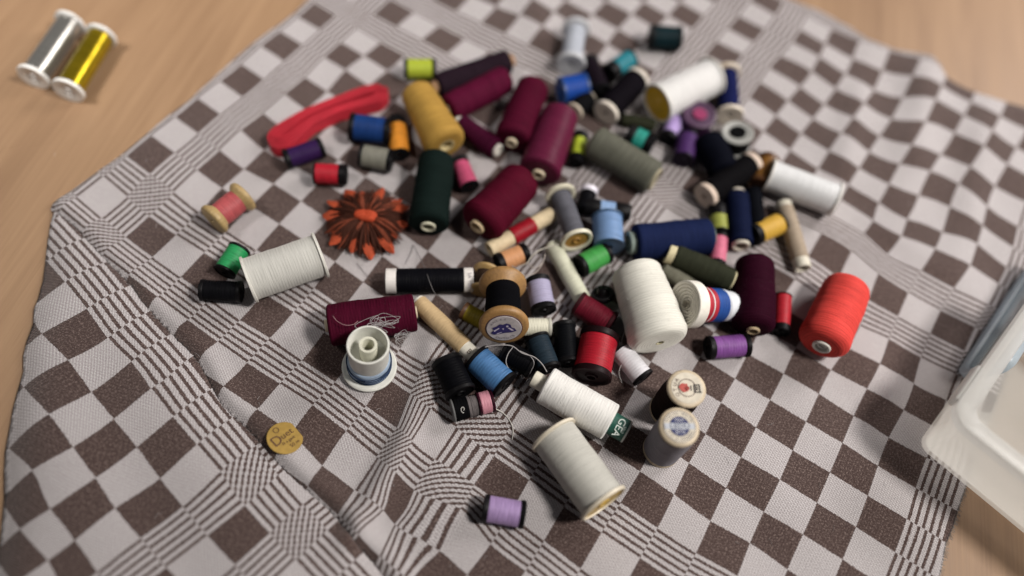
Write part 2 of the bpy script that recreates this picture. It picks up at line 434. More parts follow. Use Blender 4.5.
def cloth_material():
    t = NT('woven check'); uvn = t.n('ShaderNodeUVMap').outputs[0]
    # ragged thread steps along every colour change
    nz = t.n('ShaderNodeTexNoise'); t.l(uvn, nz.inputs['Vector']); nz.inputs['Scale'].default_value = 26; nz.inputs['Detail'].default_value = 2
    sb = t.n('ShaderNodeVectorMath', operation='SUBTRACT'); t.l(nz.outputs['Color'], sb.inputs[0]); sb.inputs[1].default_value = (.5, .5, .5)
    scl = t.n('ShaderNodeVectorMath', operation='SCALE'); t.l(sb.outputs[0], scl.inputs[0]); scl.inputs['Scale'].default_value = .06
    ad = t.n('ShaderNodeVectorMath', operation='ADD'); t.l(uvn, ad.inputs[0]); t.l(scl.outputs[0], ad.inputs[1])
    sx = t.n('ShaderNodeSeparateXYZ'); t.l(ad.outputs[0], sx.inputs[0])
    def index(c):
        m = t.math('FLOORED_MODULO', c, PER)
        a = t.math('DIVIDE', t.math('SUBTRACT', m, 9), W, clamp=True)
        b = t.math('DIVIDE', t.math('SUBTRACT', m, 10+W), W, clamp=True)
        band = t.math('GREATER_THAN', t.math('ADD', t.math('MULTIPLY', a, t.math('SUBTRACT', 1, a)), t.math('MULTIPLY', b, t.math('SUBTRACT', 1, b))), 1e-5)
        return t.math('ADD', m, t.math('MULTIPLY', t.math('ADD', a, b), 10-W)), band
    (iu, bu), (iv, bv_) = index(sx.outputs[0]), index(sx.outputs[1])
    # the brown stripes of a band are a little narrower than the pale ones
    def wavy(i, b):
        s_ = t.math('SINE', t.math('MULTIPLY', i, math.pi)); return t.math('ADD', t.math('MULTIPLY', b, s_), t.math('MULTIPLY', t.math('SUBTRACT', 1, b), t.math('SIGN', s_)))
    anyb = t.math('MAXIMUM', bu, bv_)
    plain = t.math('LESS_THAN', t.math('MULTIPLY', wavy(iu, bu), wavy(iv, bv_)), t.math('MULTIPLY', anyb, -.26))
    # where two bands cross the floats run on into chains of little blocks, along one diagonal or the other
    dif = t.math('COSINE', t.math('MULTIPLY', t.math('SUBTRACT', iu, iv), math.pi)); sm = t.math('COSINE', t.math('MULTIPLY', t.math('ADD', iu, iv), math.pi))
    flap = t.math('GREATER_THAN', sx.outputs[1], 3*PER)
    kd = t.math('ADD', .42, t.math('MULTIPLY', flap, .58)); ks = t.math('SUBTRACT', 1, t.math('MULTIPLY', flap, .58))
    chain = t.math('LESS_THAN', t.math('SUBTRACT', t.math('MULTIPLY', dif, kd), t.math('MULTIPLY', sm, ks)), -.13)
    both = t.math('MULTIPLY', bu, bv_)
    par = t.math('ADD', t.math('MULTIPLY', both, chain), t.math('MULTIPLY', t.math('SUBTRACT', 1, both), plain))
    s2 = t.n('ShaderNodeSeparateXYZ'); t.l(uvn, s2.inputs[0]); u, v = s2.outputs[0], s2.outputs[1]
    tau = 2*math.pi
    su = t.math('SINE', t.math('MULTIPLY', u, tau*15)); sv = t.math('SINE', t.math('MULTIPLY', t.math('ADD', v, t.math('MULTIPLY', u, .5)), tau*13))
    rib = t.math('MULTIPLY', su, sv)
    spk = t.noise(uvn, 17, 2, .6); spk2 = t.noise(uvn, 34, 1)
    big = t.noise(uvn, .7, 4)
    # pale yarn with dark weft specks
    dots = t.ramp(t.math('ADD', t.math('MULTIPLY', rib, .38), t.math('MULTIPLY', spk2, 1.1)), .42, .95)
    pale = t.mix(dots, (.28, .247, .25), (.60, .575, .578))
    pale = t.mix(t.math('MULTIPLY', big, .35), pale, (.48, .455, .455))
    # brown yarn with pale specks
    sp = t.ramp(t.math('ADD', t.math('MULTIPLY', spk, .75), t.math('MULTIPLY', spk2, .45)), .60, .86)
    brown = t.mix(sp, (.052, .032, .028), (.235, .175, .155))
    brown = t.mix(t.math('MULTIPLY', big, .35), brown, (.085, .056, .052))
    t.set(Base_Color=t.mix(par, pale, brown), Roughness=.88, Sheen_Weight=.25, Sheen_Roughness=.5)
    t.b.inputs['Specular IOR Level'].default_value = .15
    h = t.math('ADD', t.math('MULTIPLY', t.math('ADD', su, sv), .25), t.math('ADD', t.math('MULTIPLY', spk2, 1.), t.math('MULTIPLY', par, -.25)))
    t.bump(h, .5, .0005)
    return t.m
cloth = mk('tablecloth', np.column_stack([G, Z]), faces, cloth_material(), None, luv, sharp=70)
tag(cloth, 'brown and white checked woven cloth with striped bands, spread under the spools', 'cloth')
sd = cloth.modifiers.new('thickness', 'SOLIDIFY'); sd.thickness = .0011; sd.offset = -1
# frayed yarn ends along the hem
hem = resample(XY(EDGE_R), .00045)
fv, ff = [], []
for p, q in zip(hem[:-1], hem[1:]):
    if random.random() < .22: continue
    d = (q-p)/np.linalg.norm(q-p); nrm = np.array([-d[1], d[0]])
    if nrm[0] < 0: nrm = -nrm
    L = random.uniform(.0006, .0022); z = ground(*p); dr = nrm+d*random.uniform(-.7, .7)
    a = np.array([p[0]-nrm[0]*.0006, p[1]-nrm[1]*.0006, z-.0004]); b = np.array([p[0]+dr[0]*L, p[1]+dr[1]*L, max(.0004, z-.0010*random.random()-.0004)])
    s = np.array([d[0], d[1], 0])*.00016; k = np.array([0, 0, .0003]); i0 = len(fv)
    fv += [a-s, a+s, a+k, b-s*.6, b+s*.6, b+k*.6]
    ff += [(i0, i0+1, i0+4, i0+3), (i0+1, i0+2, i0+5, i0+4), (i0+2, i0, i0+3, i0+5), (i0+3, i0+4, i0+5)]
mk('frayed_hem', fv, ff, paperm((.50, .46, .43), 'frayed yarn', .3), cloth)

# ------------------------------------------------------------------ table
def table_material():
    t = NT('pale wood table'); oc = t.n('ShaderNodeTexCoord').outputs['Object']
    o2 = t.mapping(oc, (1, 1, 1), (0, 0, .10))
    g1 = t.noise(t.mapping(o2, (60, 4.0, 1)), 1, 5, .6, .6); g2 = t.noise(t.mapping(o2, (420, 9, 1)), 1, 3, .6); g3 = t.noise(t.mapping(o2, (9, 1.6, 1)), 1, 3, .5, .8)  # broad g3 blotches also put uneven light on the table into its colour
    pores = t.ramp(t.noise(t.mapping(o2, (900, 26, 1)), 1, 2), .63, .74)
    a = t.math('ADD', t.math('MULTIPLY', t.ramp(g1, .3, .7), .4), t.math('ADD', t.math('MULTIPLY', t.ramp(g2, .3, .7), .25), t.math('MULTIPLY', t.ramp(g3, .3, .7), .35)))
    col = t.mix(a, (.180, .100, .053), (.375, .238, .136))
    col = t.mix(t.math('MULTIPLY', pores, .35), col, (.20, .115, .055))
    t.set(Base_Color=col, Roughness=t.math('ADD', .42, t.math('MULTIPLY', g2, .18)))
    t.b.inputs['Specular IOR Level'].default_value = .35
    t.bump(g2, .12, .0004)
    return t.m
tv = [(-1.3, -.9, 0), (1.3, -.9, 0), (1.3, 1.6, 0), (-1.3, 1.6, 0), (-1.3, -.9, -.03), (1.3, -.9, -.03), (1.3, 1.6, -.03), (-1.3, 1.6, -.03)]
tb = mk('table_surface', tv, [(0, 1, 2, 3), (7, 6, 5, 4), (0, 4, 5, 1), (1, 5, 6, 2), (2, 6, 7, 3), (3, 7, 4, 0)], table_material())
tag(tb, 'pale wooden table top under the cloth', 'table', None, 'structure')
# ------------------------------------------------------------------ spools
WHITE = (.80, .79, .76); BLACK = (.012, .011, .013); CREAM = (.66, .56, .40); TAN = (.46, .30, .135)
seedc = [0]
def frame(x0, y0, x1, y1, w, lift=(0, 0), zabs=None, on='cloth'):
    """axis of a round thing from the pixels of its two end centres and its widest width; it rests on the cloth"""
    g = (lambda x, y: ground(x, y)) if on == 'cloth' else (lambda x, y: 0.0)
    z0 = z1 = .01; r = .01
    for _ in range(5):
        p0, p1 = at(x0, y0, z0), at(x1, y1, z1); m = (p0+p1)/2
        r = .5*w*depth(m)/F
        if zabs is not None:
            z0 = zabs[0]+g(p0[0], p0[1]); z1 = zabs[1]+g(p1[0], p1[1])
        else:
            b = max(g(p0[0], p0[1]), g(p1[0], p1[1]), g(m[0], m[1])-.001)
            z0 = b+r+lift[0]*.001; z1 = b+r+lift[1]*.001
    p0, p1 = Vector(at(x0, y0, z0)), Vector(at(x1, y1, z1))
    return p0, p1, r
def thing(name, label, cat, group, p0, p1, r):
    ax = (p1-p0); L = ax.length; z = ax.normalized()
    x = Vector((0, 0, 1)).cross(z)
    x = x.normalized() if x.length > 1e-4 else Vector((1, 0, 0))
    y = z.cross(x)
    R = Matrix((x, y, z)).transposed()
    m = (p0+p1)/2; low = min(p0.z, p1.z)
    base = Vector((m.x, m.y, max(.0, (m.z if abs(z.z) < .7 else low+.0) - (r if abs(z.z) < .7 else 0))))
    o = bpy.data.objects.new(name, None); C.objects.link(o); o.empty_display_size = .005
    # parts are modelled along the local z axis; 'off' carries the axis start into the Empty's frame
    o.matrix_world = Matrix.Translation(base) @ R.to_4x4()
    tag(o, label, cat, group)
    off = R.transposed() @ (p0-base)
    seedc[0] += 1
    return o, L, off
def shift(o, off): o.location = off; return o
def face(o, off, t, n, rot=0.):
    """world matrix in the plane of an end face at height t, x towards the right of the picture; n = +1 / -1 outward"""
    Rm = o.matrix_world.to_3x3(); z = (Rm @ Vector((0, 0, n))).normalized()
    x = Vector(RIGHT); x = (x-z*x.dot(z)).normalized(); y = z.cross(x)
    x, y = x*math.cos(rot)+y*math.sin(rot), y*math.cos(rot)-x*math.sin(rot)
    p = o.matrix_world @ (off+Vector((0, 0, t)))+z*.00016
    return Matrix.Translation(p) @ Matrix((x, y, z)).transposed().to_4x4()
def side(o, off, t, r, rot=0., along=False):
    """plane touching the round side of a part where it faces the camera; x runs across the axis, or along it"""
    p = o.matrix_world @ (off+Vector((0, 0, t))); a = (o.matrix_world.to_3x3() @ Vector((0, 0, 1))).normalized()
    c = Vector(CAM)-p; z = (c-a*c.dot(a)).normalized()
    y = a if not along else a.cross(z); x = y.cross(z)
    x, y = x*math.cos(rot)+y*math.sin(rot), y*math.cos(rot)-x*math.sin(rot)
    return Matrix.Translation(p+z*(r+.00016)) @ Matrix((x, y, z)).transposed().to_4x4()

def winding(par, off, t0, t1, r0, r1, col, sh=.12, dome=.0, inner=.3, bulge=0., name='thread', wob=.012, n=14, **k):
    """wound thread body with rounded shoulders between t0 and t1"""
    L = t1-t0; R = max(r0, r1); s = sh*R; prof = [(t0-dome*R*.0, R*inner*.0+1e-5)]
    prof = [(t0+.0002, R*inner)]
    for i in range(7):
        a = math.pi/2*i/6; prof.append((t0+s*(1-math.sin(a))+.0, (r0-s)+s*(1-math.cos(a))*0+s*math.sin(a) if False else r0-s*(1-math.sin(a))*1.0))
    prof = [(t0, R*inner)]
    for i in range(7):
        a = math.pi/2*i/6; prof.append((t0+s*(1-math.cos(a))*1.0, r0-s+s*math.sin(a)))
    for i in range(1, n):
        q = i/n; prof.append((t0+s+(L-2*s)*q, r0+(r1-r0)*q+bulge*R*math.sin(math.pi*q)))
    for i in range(7):
        a = math.pi/2*(1-i/6); prof.append((t1-s*(1-math.cos(a)), r1-s+s*math.sin(a)))
    prof.append((t1, R*inner))
    fz = k.pop('fuzz', 0)
    body = shift(lathe(name, prof, thread_mat(col, **k), par, 0, 48, False, wob, seedc[0]), off)
    if fz:                                             # stray fibres standing off the yarn
        q = random.Random(seedc[0]); vs, fs = [], []
        for _ in range(fz):
            u = q.random(); t = t0+s*.5+(L-s)*u; rr = (r0+(r1-r0)*u)*(.985 if s*.6 < (L*u) < L-s*.6 else .93); a = q.uniform(0, 6.283)
            ln = q.uniform(.0006, .0019); tw = q.uniform(-1, 1); tt = q.uniform(-.8, .8)*ln; b = len(vs); w_ = q.uniform(.00003, .00006)
            for j in range(3):
                h = j/2; rj = rr+ln*(.55*h-.25*h*h); aj = a+tw*ln*h/rr*1.6; tj = t+tt*h; w2 = w_*(1-.6*h)
                c_, s_ = math.cos(aj), math.sin(aj)
                vs += [(rj*c_-w2*s_, rj*s_+w2*c_, tj), (rj*c_+w2*s_, rj*s_-w2*c_, tj+w2), ((rj+w2)*c_, (rj+w2)*s_, tj-w2)]
            for j in range(2):
                for i in range(3):
                    i2 = (i+1) % 3; fs.append((b+j*3+i, b+j*3+i2, b+j*3+3+i2, b+j*3+3+i))
        mk('thread_fuzz', vs, fs, paperm(tuple(min(1, c*1.15+.01) for c in deep(col)), 'yarn fibre', .1), body)
    return body
def ring(par, off, name, t0, t1, ro, ri, mat, n=40):
    b = min(.0003, (t1-t0)*.2, (ro-ri)*.3)
    p = [(t0+b, ri), (t0, ri+b), (t0, ro-b), (t0+b, ro), (t1-b, ro), (t1, ro-b), (t1, ri+b), (t1-b, ri)]
    return shift(lathe(name, p, mat, par, 0, n, True), off)
def disc(par, off, name, t0, t1, r, mat, n=40):
    b = min(.0003, (t1-t0)*.3)
    return shift(lathe(name, [(t0, 0), (t0, r-b), (t0+b, r), (t1-b, r), (t1, r-b), (t1, 0)], mat, par, 0, n), off)

def cone(p, label, group, col, core=CREAM, e=(.06, .06), taper=1., rc=.30, sh=.42, name='thread_cone', lift=(0, 0), dome=.1, corem=None, bulge=.0, **k):
    """industrial cone or cop: thread on a hollow tube whose ends stand out"""
    p0, p1, r = frame(*p, lift=lift); o, L, off = thing(name, label, 'thread cone', group, p0, p1, r)
    t0, t1 = L*e[0], L*(1-e[1])
    winding(o, off, t0, t1, r, r*taper, col, sh, inner=rc*.9, bulge=bulge, **k)
    cm = corem or paperm(core, 'core board')
    if rc < .9: ring(o, off, 'core_tube', 0, L, r*rc, r*rc*.68, cm)
    else:                                              # caps as wide as the thread
        for a, b in ((0, t0), (t1, L)): ring(o, off, 'end_cap', a, b, r*rc, r*.22, cm)
    return o, L, off, r
def mini(p, label, group, col, cap=BLACK, cl=.10, body=.93, lift=(0, 0), zabs=None, hole=True, name='thread_spool', capr=.5, capm=None, ends=(1, 1), **k):
    """small spool: thread between two end caps hardly wider than the thread"""
    p0, p1, r = frame(*p, lift=lift, zabs=zabs); o, L, off = thing(name, label, 'thread spool', group, p0, p1, r)
    c = L*cl; k.setdefault('rough', .5)
    winding(o, off, c*.8*ends[0], L-c*.8*ends[1], r*body, r*body, col, .06, inner=.3, wob=.006, **k)
    m = capm or plastic(cap, .45)
    for t, s, q in ((0, 1, ends[0]), (L, -1, ends[1])):
        if not q: continue
        pr = [(0, r*.22), (0, r*.30), (c*.25, r*.34), (c*.30, r*.80), (0, r*.88), (c*.12, r), (c*.8, r), (c, r*.95), (c, r*.22)]
        pr = [(t+s*a*q, b) for a, b in pr]
        shift(lathe('end_cap', pr, m, o, 0, 40, True), off)
    return o, L, off, r
def flanged(p, label, group, col, fl=WHITE, body=.84, ft=.0011, disc_col=None, lift=(0, 0), zabs=None, on='cloth', flm=None, deep=.75, name='flanged_spool', **k):
    """reel with two thin wide flanges"""
    p0, p1, r = frame(*p, lift=lift, zabs=zabs, on=on); o, L, off = thing(name, label, 'thread reel', group, p0, p1, r)
    winding(o, off, ft*.8, L-ft*.8, r*body, r*body, col, .03, inner=.3, wob=.006, **k)
    m = flm or plastic(fl, .4)
    for t, s in ((0, 1), (L, -1)):
        ir = r*(deep if disc_col else .2)
        pr = [(-ft*.25, r*.97), (0, r), (ft, r), (ft*1.2, r*.9), (ft*1.2, ir*.95), (0, ir), (-ft*.25, max(r*.9, ir))]
        pr = [(t+s*a, b) for a, b in pr]
        f = shift(lathe('flange', pr, m, o, 0, 48, True), off)
        if disc_col:
            d = shift(lathe('core_disc', [(t+s*ft*.4, 0.), (t+s*ft*.4, r*.16), (t-s*ft*.1, r*.18), (t-s*ft*.1, r*.24), (t+s*ft*.4, r*.27), (t+s*ft*.4, ir*1.02)], plastic(disc_col, .35), o, 0, 40), off)
    return o, L, off, r
def wood(p, label, group, col, wc=TAN, body=.66, fl=.2, lift=(0, 0), zabs=None, name='wooden_spool', on='cloth', **k):
    """turned wooden spool with sloping flanges and a bored hole"""
    p0, p1, r = frame(*p, lift=lift, zabs=zabs, on=on); o, L, off = thing(name, label, 'wooden spool', group, p0, p1, r)
    f = L*fl
    winding(o, off, f*.62, L-f*.62, r*body, r*body, col, .05, inner=.4, bulge=.04, **k)
    for t, s in ((0, 1), (L, -1)):
        pr = [(f*.5, r*.14), (0, r*.15), (0, r*.86), (f*.07, r*.96), (f*.18, r), (f*.34, r), (f*.5, r*.94), (f, r*body*.8), (f, r*.14)]
        shift(lathe('flange', [(t+s*a, b) for a, b in pr], woodm(wc), o, 0, 48, True), off)
    return o, L, off, r
def tubespool(p, label, group, col, end=CREAM, e=(.2, .2), body=1., core=.78, name='thread_tube', lift=(0, 0), bulge=0., **k):
    """slim paper tube wound with thread, its bare ends showing"""
    p0, p1, r = frame(*p, lift=lift); o, L, off = thing(name, label, 'thread tube', group, p0, p1, r)
    winding(o, off, L*e[0], L*(1-e[1]), r*body, r*body, col, .25, inner=.5, bulge=bulge, **k)
    ring(o, off, 'paper_tube', 0, L, r*core, r*core*.66, paperm(end))
    return o, L, off, r
GB = 'burgundy thread cones in the pile'; GM = 'small thread spools with black end caps'; GT = 'slim paper tubes of thread'
GW = 'wooden thread spools'; GR = 'reels with wide pale flanges'; GC = 'large thread cones'; GX = 'metallic thread reels on the bare table'
BUR = (.070, .004, .018); NAVY = (.010, .016, .055)
# --- on the bare table
flanged((33,77.5,71,22,30), 'silver metallic thread reel with white flanges lying on the bare table', GX, (.40,.39,.36), body=.80, ft=.0018, on='table', rough=.28, metal=.85, disc_col=(.78,.77,.75), deep=.5)
flanged((68,91,102,35,30), 'gold metallic thread reel with white flanges lying on the bare table', GX, (.40,.29,.015), body=.80, ft=.0018, on='table', rough=.28, metal=.85, disc_col=(.78,.77,.75), deep=.5)
# --- left side
wood((212,221,245,195,33), 'wooden spool of rose pink thread lying alone on the cloth', GW, (.38,.075,.08), (.40,.28,.12), body=.72, fl=.28, name='wooden_spool', rough=.5)
mini((224,273,240,248,23), 'small green spool with black caps leaning beside the big grey reel', GM, (.018,.24,.075))
mini((201,290,242,292,22), 'small all black spool lying left of the big grey reel', GM, (.010,.010,.013))
flanged((248,280,321,255,48), 'big light grey reel with thin white flanges beside the green spool', GR, (.50,.49,.455), (.72,.70,.64), body=.90, disc_col=(.6,.57,.5), rough=.75)
cone((325,326,417,312,42), 'burgundy cone lying behind the upright white bobbin', GB, BUR, taper=.92, e=(.04,.02), sh=.16, bulge=.01, fuzz=450)
mini((314,173.5,347,175,22), 'small dark red spool with thick black cap above the orange flower', GM, (.36,.010,.022), cl=.24, ends=(.3,1))
mini((285,160,323,147,21), 'small dark purple spool lying under the edge of the red ribbon', GM, (.035,.012,.07), cl=.12)
mini((350,127,391,132,29), 'small dark blue spool between red ribbon and orange spool', GM, (.008,.032,.13), cl=.14)
mini((400,155,396,119,20), 'small orange spool with black cap beside the mustard cone', GM, (.56,.21,.022), cl=.24, ends=(.1,1))
mini((360,155,392,161,24), 'small pale grey spool below the dark blue one', GM, (.17,.165,.135), cl=.12)
cone((447,146,414,88,42), 'mustard yellow cone with pale top in the upper left of the pile', GC, (.36,.21,.045), core=(.62,.50,.26), e=(.0,.05), taper=.80, sh=.3, rc=.42)
cone((428,228,437,156,39), 'very dark green cone right of the orange flower', GC, (.012,.024,.021), core=(.62,.60,.45), e=(.03,.04), taper=.95, sh=.22, rc=.38)
mini((470,187,458,160,20), 'small rose pink spool beside the dark green cone', GM, (.38,.055,.12), cl=.2, ends=(.1,1))
mini((404,69,436,69,21), 'small lime green spool at the upper edge of the pile', GM, (.33,.39,.03), cl=.12, ends=(1,1))
cone((433,88,513,60,25), 'long dark plum brown cone at the upper edge of the pile', GC, (.030,.016,.026), core=(.42,.24,.13), e=(.05,.06), rc=.5, sh=.3)
cone((446,111,508,78,29), 'burgundy cone lying along the dark plum brown cone', GB, (.085,.005,.025), e=(.04,.03), sh=.25)
cone((511,144,534,84,37), 'burgundy cone standing diagonal in the middle of the three upper burgundy ones', GB, (.075,.004,.019), e=(.04,.02), taper=.9, sh=.3, rc=.3)
cone((457,121,499,151,21), 'slim burgundy tube with white core ends right of the mustard cone', GB, (.06,.005,.024), core=(.72,.69,.62), e=(.07,.06), rc=.62, sh=.3)
cone((538,176,561,113,42), 'glossy magenta burgundy cone beside the cream capped black spools', GB, (.10,.010,.034), e=(.04,.02), taper=.9, sh=.22, rc=.3, rough=.42)
cone((476,228,526,176,47), 'thickest burgundy cone with cream core facing the black white capped spool', GB, (.082,.004,.016), core=(.60,.46,.28), e=(.05,.03), taper=.9, sh=.35, rc=.34, fuzz=350)
# --- centre
r_ = tubespool((489,250,552,214,18), 'red thread on a cream paper tube beside the thickest burgundy cone', GT, (.26,.006,.014), (.62,.50,.32), e=(.34,.30), core=.88, rough=.45)
flanged((577,241,560,194,32), 'grey reel with cream flanges and tan core above the ivory tube', GR, (.10,.10,.118), (.68,.64,.50), body=.66, ft=.0018, disc_col=(.36,.20,.05), deep=.78, lift=(3,0))
mini((497,264,527,252,21), 'small peach spool with black caps below the red tube', GM, (.54,.26,.12), cl=.2)
w_ = wood((504,328,502.5,282,49), 'large brown wooden spool of black thread with printed label facing the camera', GW, (.008,.008,.011), (.34,.185,.065), body=.70, fl=.26, lift=(13,2))
g_ = cone((386,281,473,280,25), 'black spool with two white end caps lying left of the brown wooden spool', GC, (.008,.008,.012), corem=plastic((.78,.74,.70), .4), e=(.12,.11), rc=1.0, sh=.05, rough=.5)
n_ = tubespool((417,301,475,357,18), 'tan fuzzy thread on a slim tube with white paper tip', GT, (.50,.36,.20), (.78,.74,.64), e=(.02,.17), core=.86, bulge=.05, sheen=.6, fuzz=600)
mini((463,310,487,323,19), 'small olive gold spool tucked left of the brown wooden spool', GM, (.24,.18,.014), cap=(.10,.045,.02), cl=.16)
mini((519,327,551,327,19), 'small ivory spool right of the brown wooden spool', GM, (.66,.64,.52), cap=(.6,.58,.5), cl=.1)
mini((544,312,537,279,26), 'small lavender spool with black foot right of the brown wooden spool', GM, (.34,.315,.45), cl=.16)
mini((568,364,564,324,24), 'small upright black spool left of the thick red spool', GM, (.008,.009,.012), cl=.1)
mini((549,370,536,337,26), 'small dark slate blue spool behind the white cone tip', GM, (.022,.038,.055), cl=.1)
mini((503,350,533,367,25), 'small black spool under the white thread loops', GM, (.007,.007,.010), cl=.1)
mini((446,360,461,394,32), 'thick black spool left of the blue spool', GM, (.006,.006,.009), cl=.12)
mini((475,357,506,386,32), 'sky blue spool with black cap beside the thick black spool', GM, (.055,.15,.32), cl=.1)
tubespool((584,302,551,243,17), 'ivory thread on a slim tube lying below the grey reel with tan core', GT, (.56,.56,.44), (.6,.58,.5), e=(.02,.02), core=.6, rough=.6)
mini((577,303,612,325,27), 'small dark crimson spool above the thick red spool', GM, (.12,.007,.018), cap=(.05,.008,.012), cl=.1)
mini((579,267,607,252,24), 'small bright green spool with black cap below the light blue one', GM, (.05,.29,.06), cl=.14)
mini((609,247,607,217,32), 'thick light blue spool above the bright green one', GM, (.15,.25,.44), cl=.1, cap=(.05,.10,.18), ends=(.2,.6))
mini((584,206,630,213,18), 'small light blue spool with long black ends behind the thick light blue one', GM, (.22,.34,.55), cl=.34)
mini((584,211,589.5,189,18), 'small black spool with a white top beside the grey reel with tan core', GM, (.010,.010,.014), cap=(.72,.69,.76), cl=.22, ends=(0,1))
cone((628,243,712,236,37), 'navy blue cone behind the big ivory cone', GC, (.012,.020,.072), core=(.22,.27,.24), e=(.07,.03), rc=.62, sh=.2)
tubespool((667,253,733,281,24), 'dark olive thread on a tube with open cream end', GT, (.042,.046,.028), (.62,.55,.34), e=(.10,.02), core=.86, bulge=.06, lift=(5,3))
tubespool((663,267,694,290,17), 'pale olive thread tube lying under the dark olive one', GT, (.17,.165,.125), (.4,.38,.28), e=(.04,.04), core=.6)
mini((716.5,266,720,236,18), 'small bright pink spool beside the navy cone', GM, (.55,.14,.22), cl=.12)
cone((660,343,635,268,60), 'largest ivory cone in the middle of the pile', GC, (.67,.655,.59), core=(.50,.46,.30), e=(.0,.0), taper=.86, sh=.30, rc=.16, sheen=.5, fuzz=700)
# --- right of centre
gb_ = mini((738,132,734,147,31), 'grey flanged bobbin of black thread seen end on beside the white reel', GR, (.01,.01,.012), cap=(.36,.36,.34), cl=.14, zabs=(.015,.001), name='thread_bobbin')
disc(gb_[0], gb_[2], 'hole_shade', -.0006, .001, gb_[3]*.52, plastic((.008,.008,.009), .4))  # black disc paints in the shade of the bobbin's open hole
cone((753,332,755,260,42), 'dark plum burgundy cone beside the small red spool', GB, (.040,.004,.016), core=(.55,.42,.26), e=(.03,.0), sh=.4, rc=.3, taper=.93, fuzz=450)
mini((781,333,783,296,18), 'small red spool with black foot between plum cone and orange red cone', GM, (.36,.012,.022), cl=.18, ends=(1,.2))
rc_ = cone((821,348,848,285,49), 'orange red cone with white core lying apart on the right', GC, (.60,.055,.045), core=(.78,.76,.70), e=(.03,.0), taper=.96, sh=.38, rc=.36, sheen=.6, fuzz=700)
mini((707,348,748,345,24), 'small purple spool with black caps below the plum cone', GM, (.20,.068,.27), cl=.14)
mini((620,350,644,379,24), 'small white spool with black foot left of the upright wooden spools', GM, (.66,.65,.68), cl=.10, ends=(.3,1))
mini((591,378,600,334,40), 'thick red spool with black foot in front of the pile', GM, (.34,.007,.018), cap=(.022,.006,.008), cl=.15)
wc_ = cone((533,378,627,432,39), 'white cone with green printed end tube lying in front of the pile', GC, (.74,.725,.695), core=(.70,.66,.55), e=(.13,.17), rc=.44, sh=.12, taper=1.0, sheen=.6, fuzz=700)
flanged((604,504,553,434,53), 'light grey reel with cream flanges and gold core in the foreground', GR, (.46,.45,.41), (.70,.63,.50), body=.90, ft=.0013, disc_col=(.50,.33,.07), deep=.90, rough=.75, fuzz=350, lift=(3.5,0))
mini((483,508,525,515,28), 'small lilac spool with black caps alone in the foreground', GM, (.32,.22,.41), cl=.13)
# --- far right of the pile
tubespool((803,269,783,203,17), 'beige thread on a long tube with white ends beside the mustard spool', GT, (.33,.265,.20), (.66,.62,.52), e=(.12,.07), core=.95, bulge=.05)
mini((752,236,781,223,23), 'small mustard spool with black cap beside the beige tube', GM, (.52,.31,.045), cl=.2, ends=(1,.3))
cone((741,247,736,192,24), 'navy tube with pale core ends in front of the black cones', GC, (.009,.014,.048), core=(.62,.56,.47), e=(.05,.06), rc=.72, sh=.2)
cone((757,230,752,190,19), 'slim black tube right of the navy tube with pale core ends', GC, (.008,.009,.014), core=(.05,.05,.06), e=(.02,.02), rc=.5, sh=.2)
mini((720,234,717,206,19), 'small olive lime spool with thick black cap above the pink one', GM, (.27,.29,.06), cl=.42, ends=(.2,1))
cone((704,197,753,163,26), 'black cone with pinkish cream end discs in front of the fat blue black cone', GC, (.011,.010,.012), corem=paperm((.62,.50,.41)), e=(.09,.09), rc=1.0, sh=.08)
cone((724,172,706,138,31), 'fat blue black cone behind the black cone with cream discs', GC, (.007,.008,.017), core=(.02,.02,.03), e=(.0,.0), rc=.3, sh=.5)
flanged((729.5,116,727,72,27), 'small navy reel with cream flanges beside the white reel with gold core', GR, (.010,.014,.075), (.68,.60,.50), body=.74, ft=.002)
flanged((657,104,711,77,41), 'white reel with gold core disc at the upper right of the pile', GR, (.64,.63,.62), (.72,.70,.66), body=.90, disc_col=(.72,.42,.03), deep=.88)
flanged((768,175,835,200,35), 'white reel lying beside a brown spool at the right edge of the pile', GR, (.58,.585,.59), (.72,.70,.66), body=.90, disc_col=(.6,.58,.5), deep=.84, rough=.45)
pb_ = mini((700,114,694,128,33), 'purple bobbin with a magenta centre seen end on', GR, (.05,.012,.055), cap=(.07,.03,.07), cl=.2, zabs=(.016,.001), name='thread_bobbin')
disc(pb_[0], pb_[2], 'magenta_core', -.0006, .001, pb_[3]*.42, plastic((.26,.03,.10), .4))
mini((667,140,677,120,18), 'small lilac spool above the purple one near the white reel', GM, (.36,.26,.52), cl=.22, ends=(1,.2))
mini((683,161,688,136,22), 'small deep purple spool near the centre of the upper pile', GM, (.06,.022,.105), cl=.1, cap=(.02,.01,.03))
mini((627,134,653,146,23), 'small black spool with a patch of teal thread above the olive grey cone', GM, (.02,.25,.20), cl=.30)
tubespool((621,119,656,126,13), 'short dark olive tube above the teal spool', GT, (.045,.048,.028), (.1,.1,.07), e=(.03,.03), core=.6)
cone((592,141,656,180,35), 'long olive grey cone in the middle of the upper pile', GC, (.105,.105,.082), core=(.36,.32,.22), e=(.02,.03), rc=.7, sh=.2)
mini((576,164,581,134,16), 'small yellow green spool with black foot beside the magenta burgundy cone', GM, (.38,.46,.035), cl=.24)
cone((574,112,588,97,20), 'small black cone with round cream end below the bright blue spool', GC, (.011,.011,.013), corem=paperm((.64,.55,.44)), e=(.1,.04), rc=.95, sh=.1)
cone((605,114,638,78,27), 'black cone with round cream end facing the camera', GC, (.012,.009,.014), corem=paperm((.66,.60,.52)), e=(.08,.08), rc=.98, sh=.1)
mini((560,91,586,86,28), 'bright blue spool above the cream ended black cones', GM, (.008,.05,.27), cl=.12, cap=(.01,.05,.2))
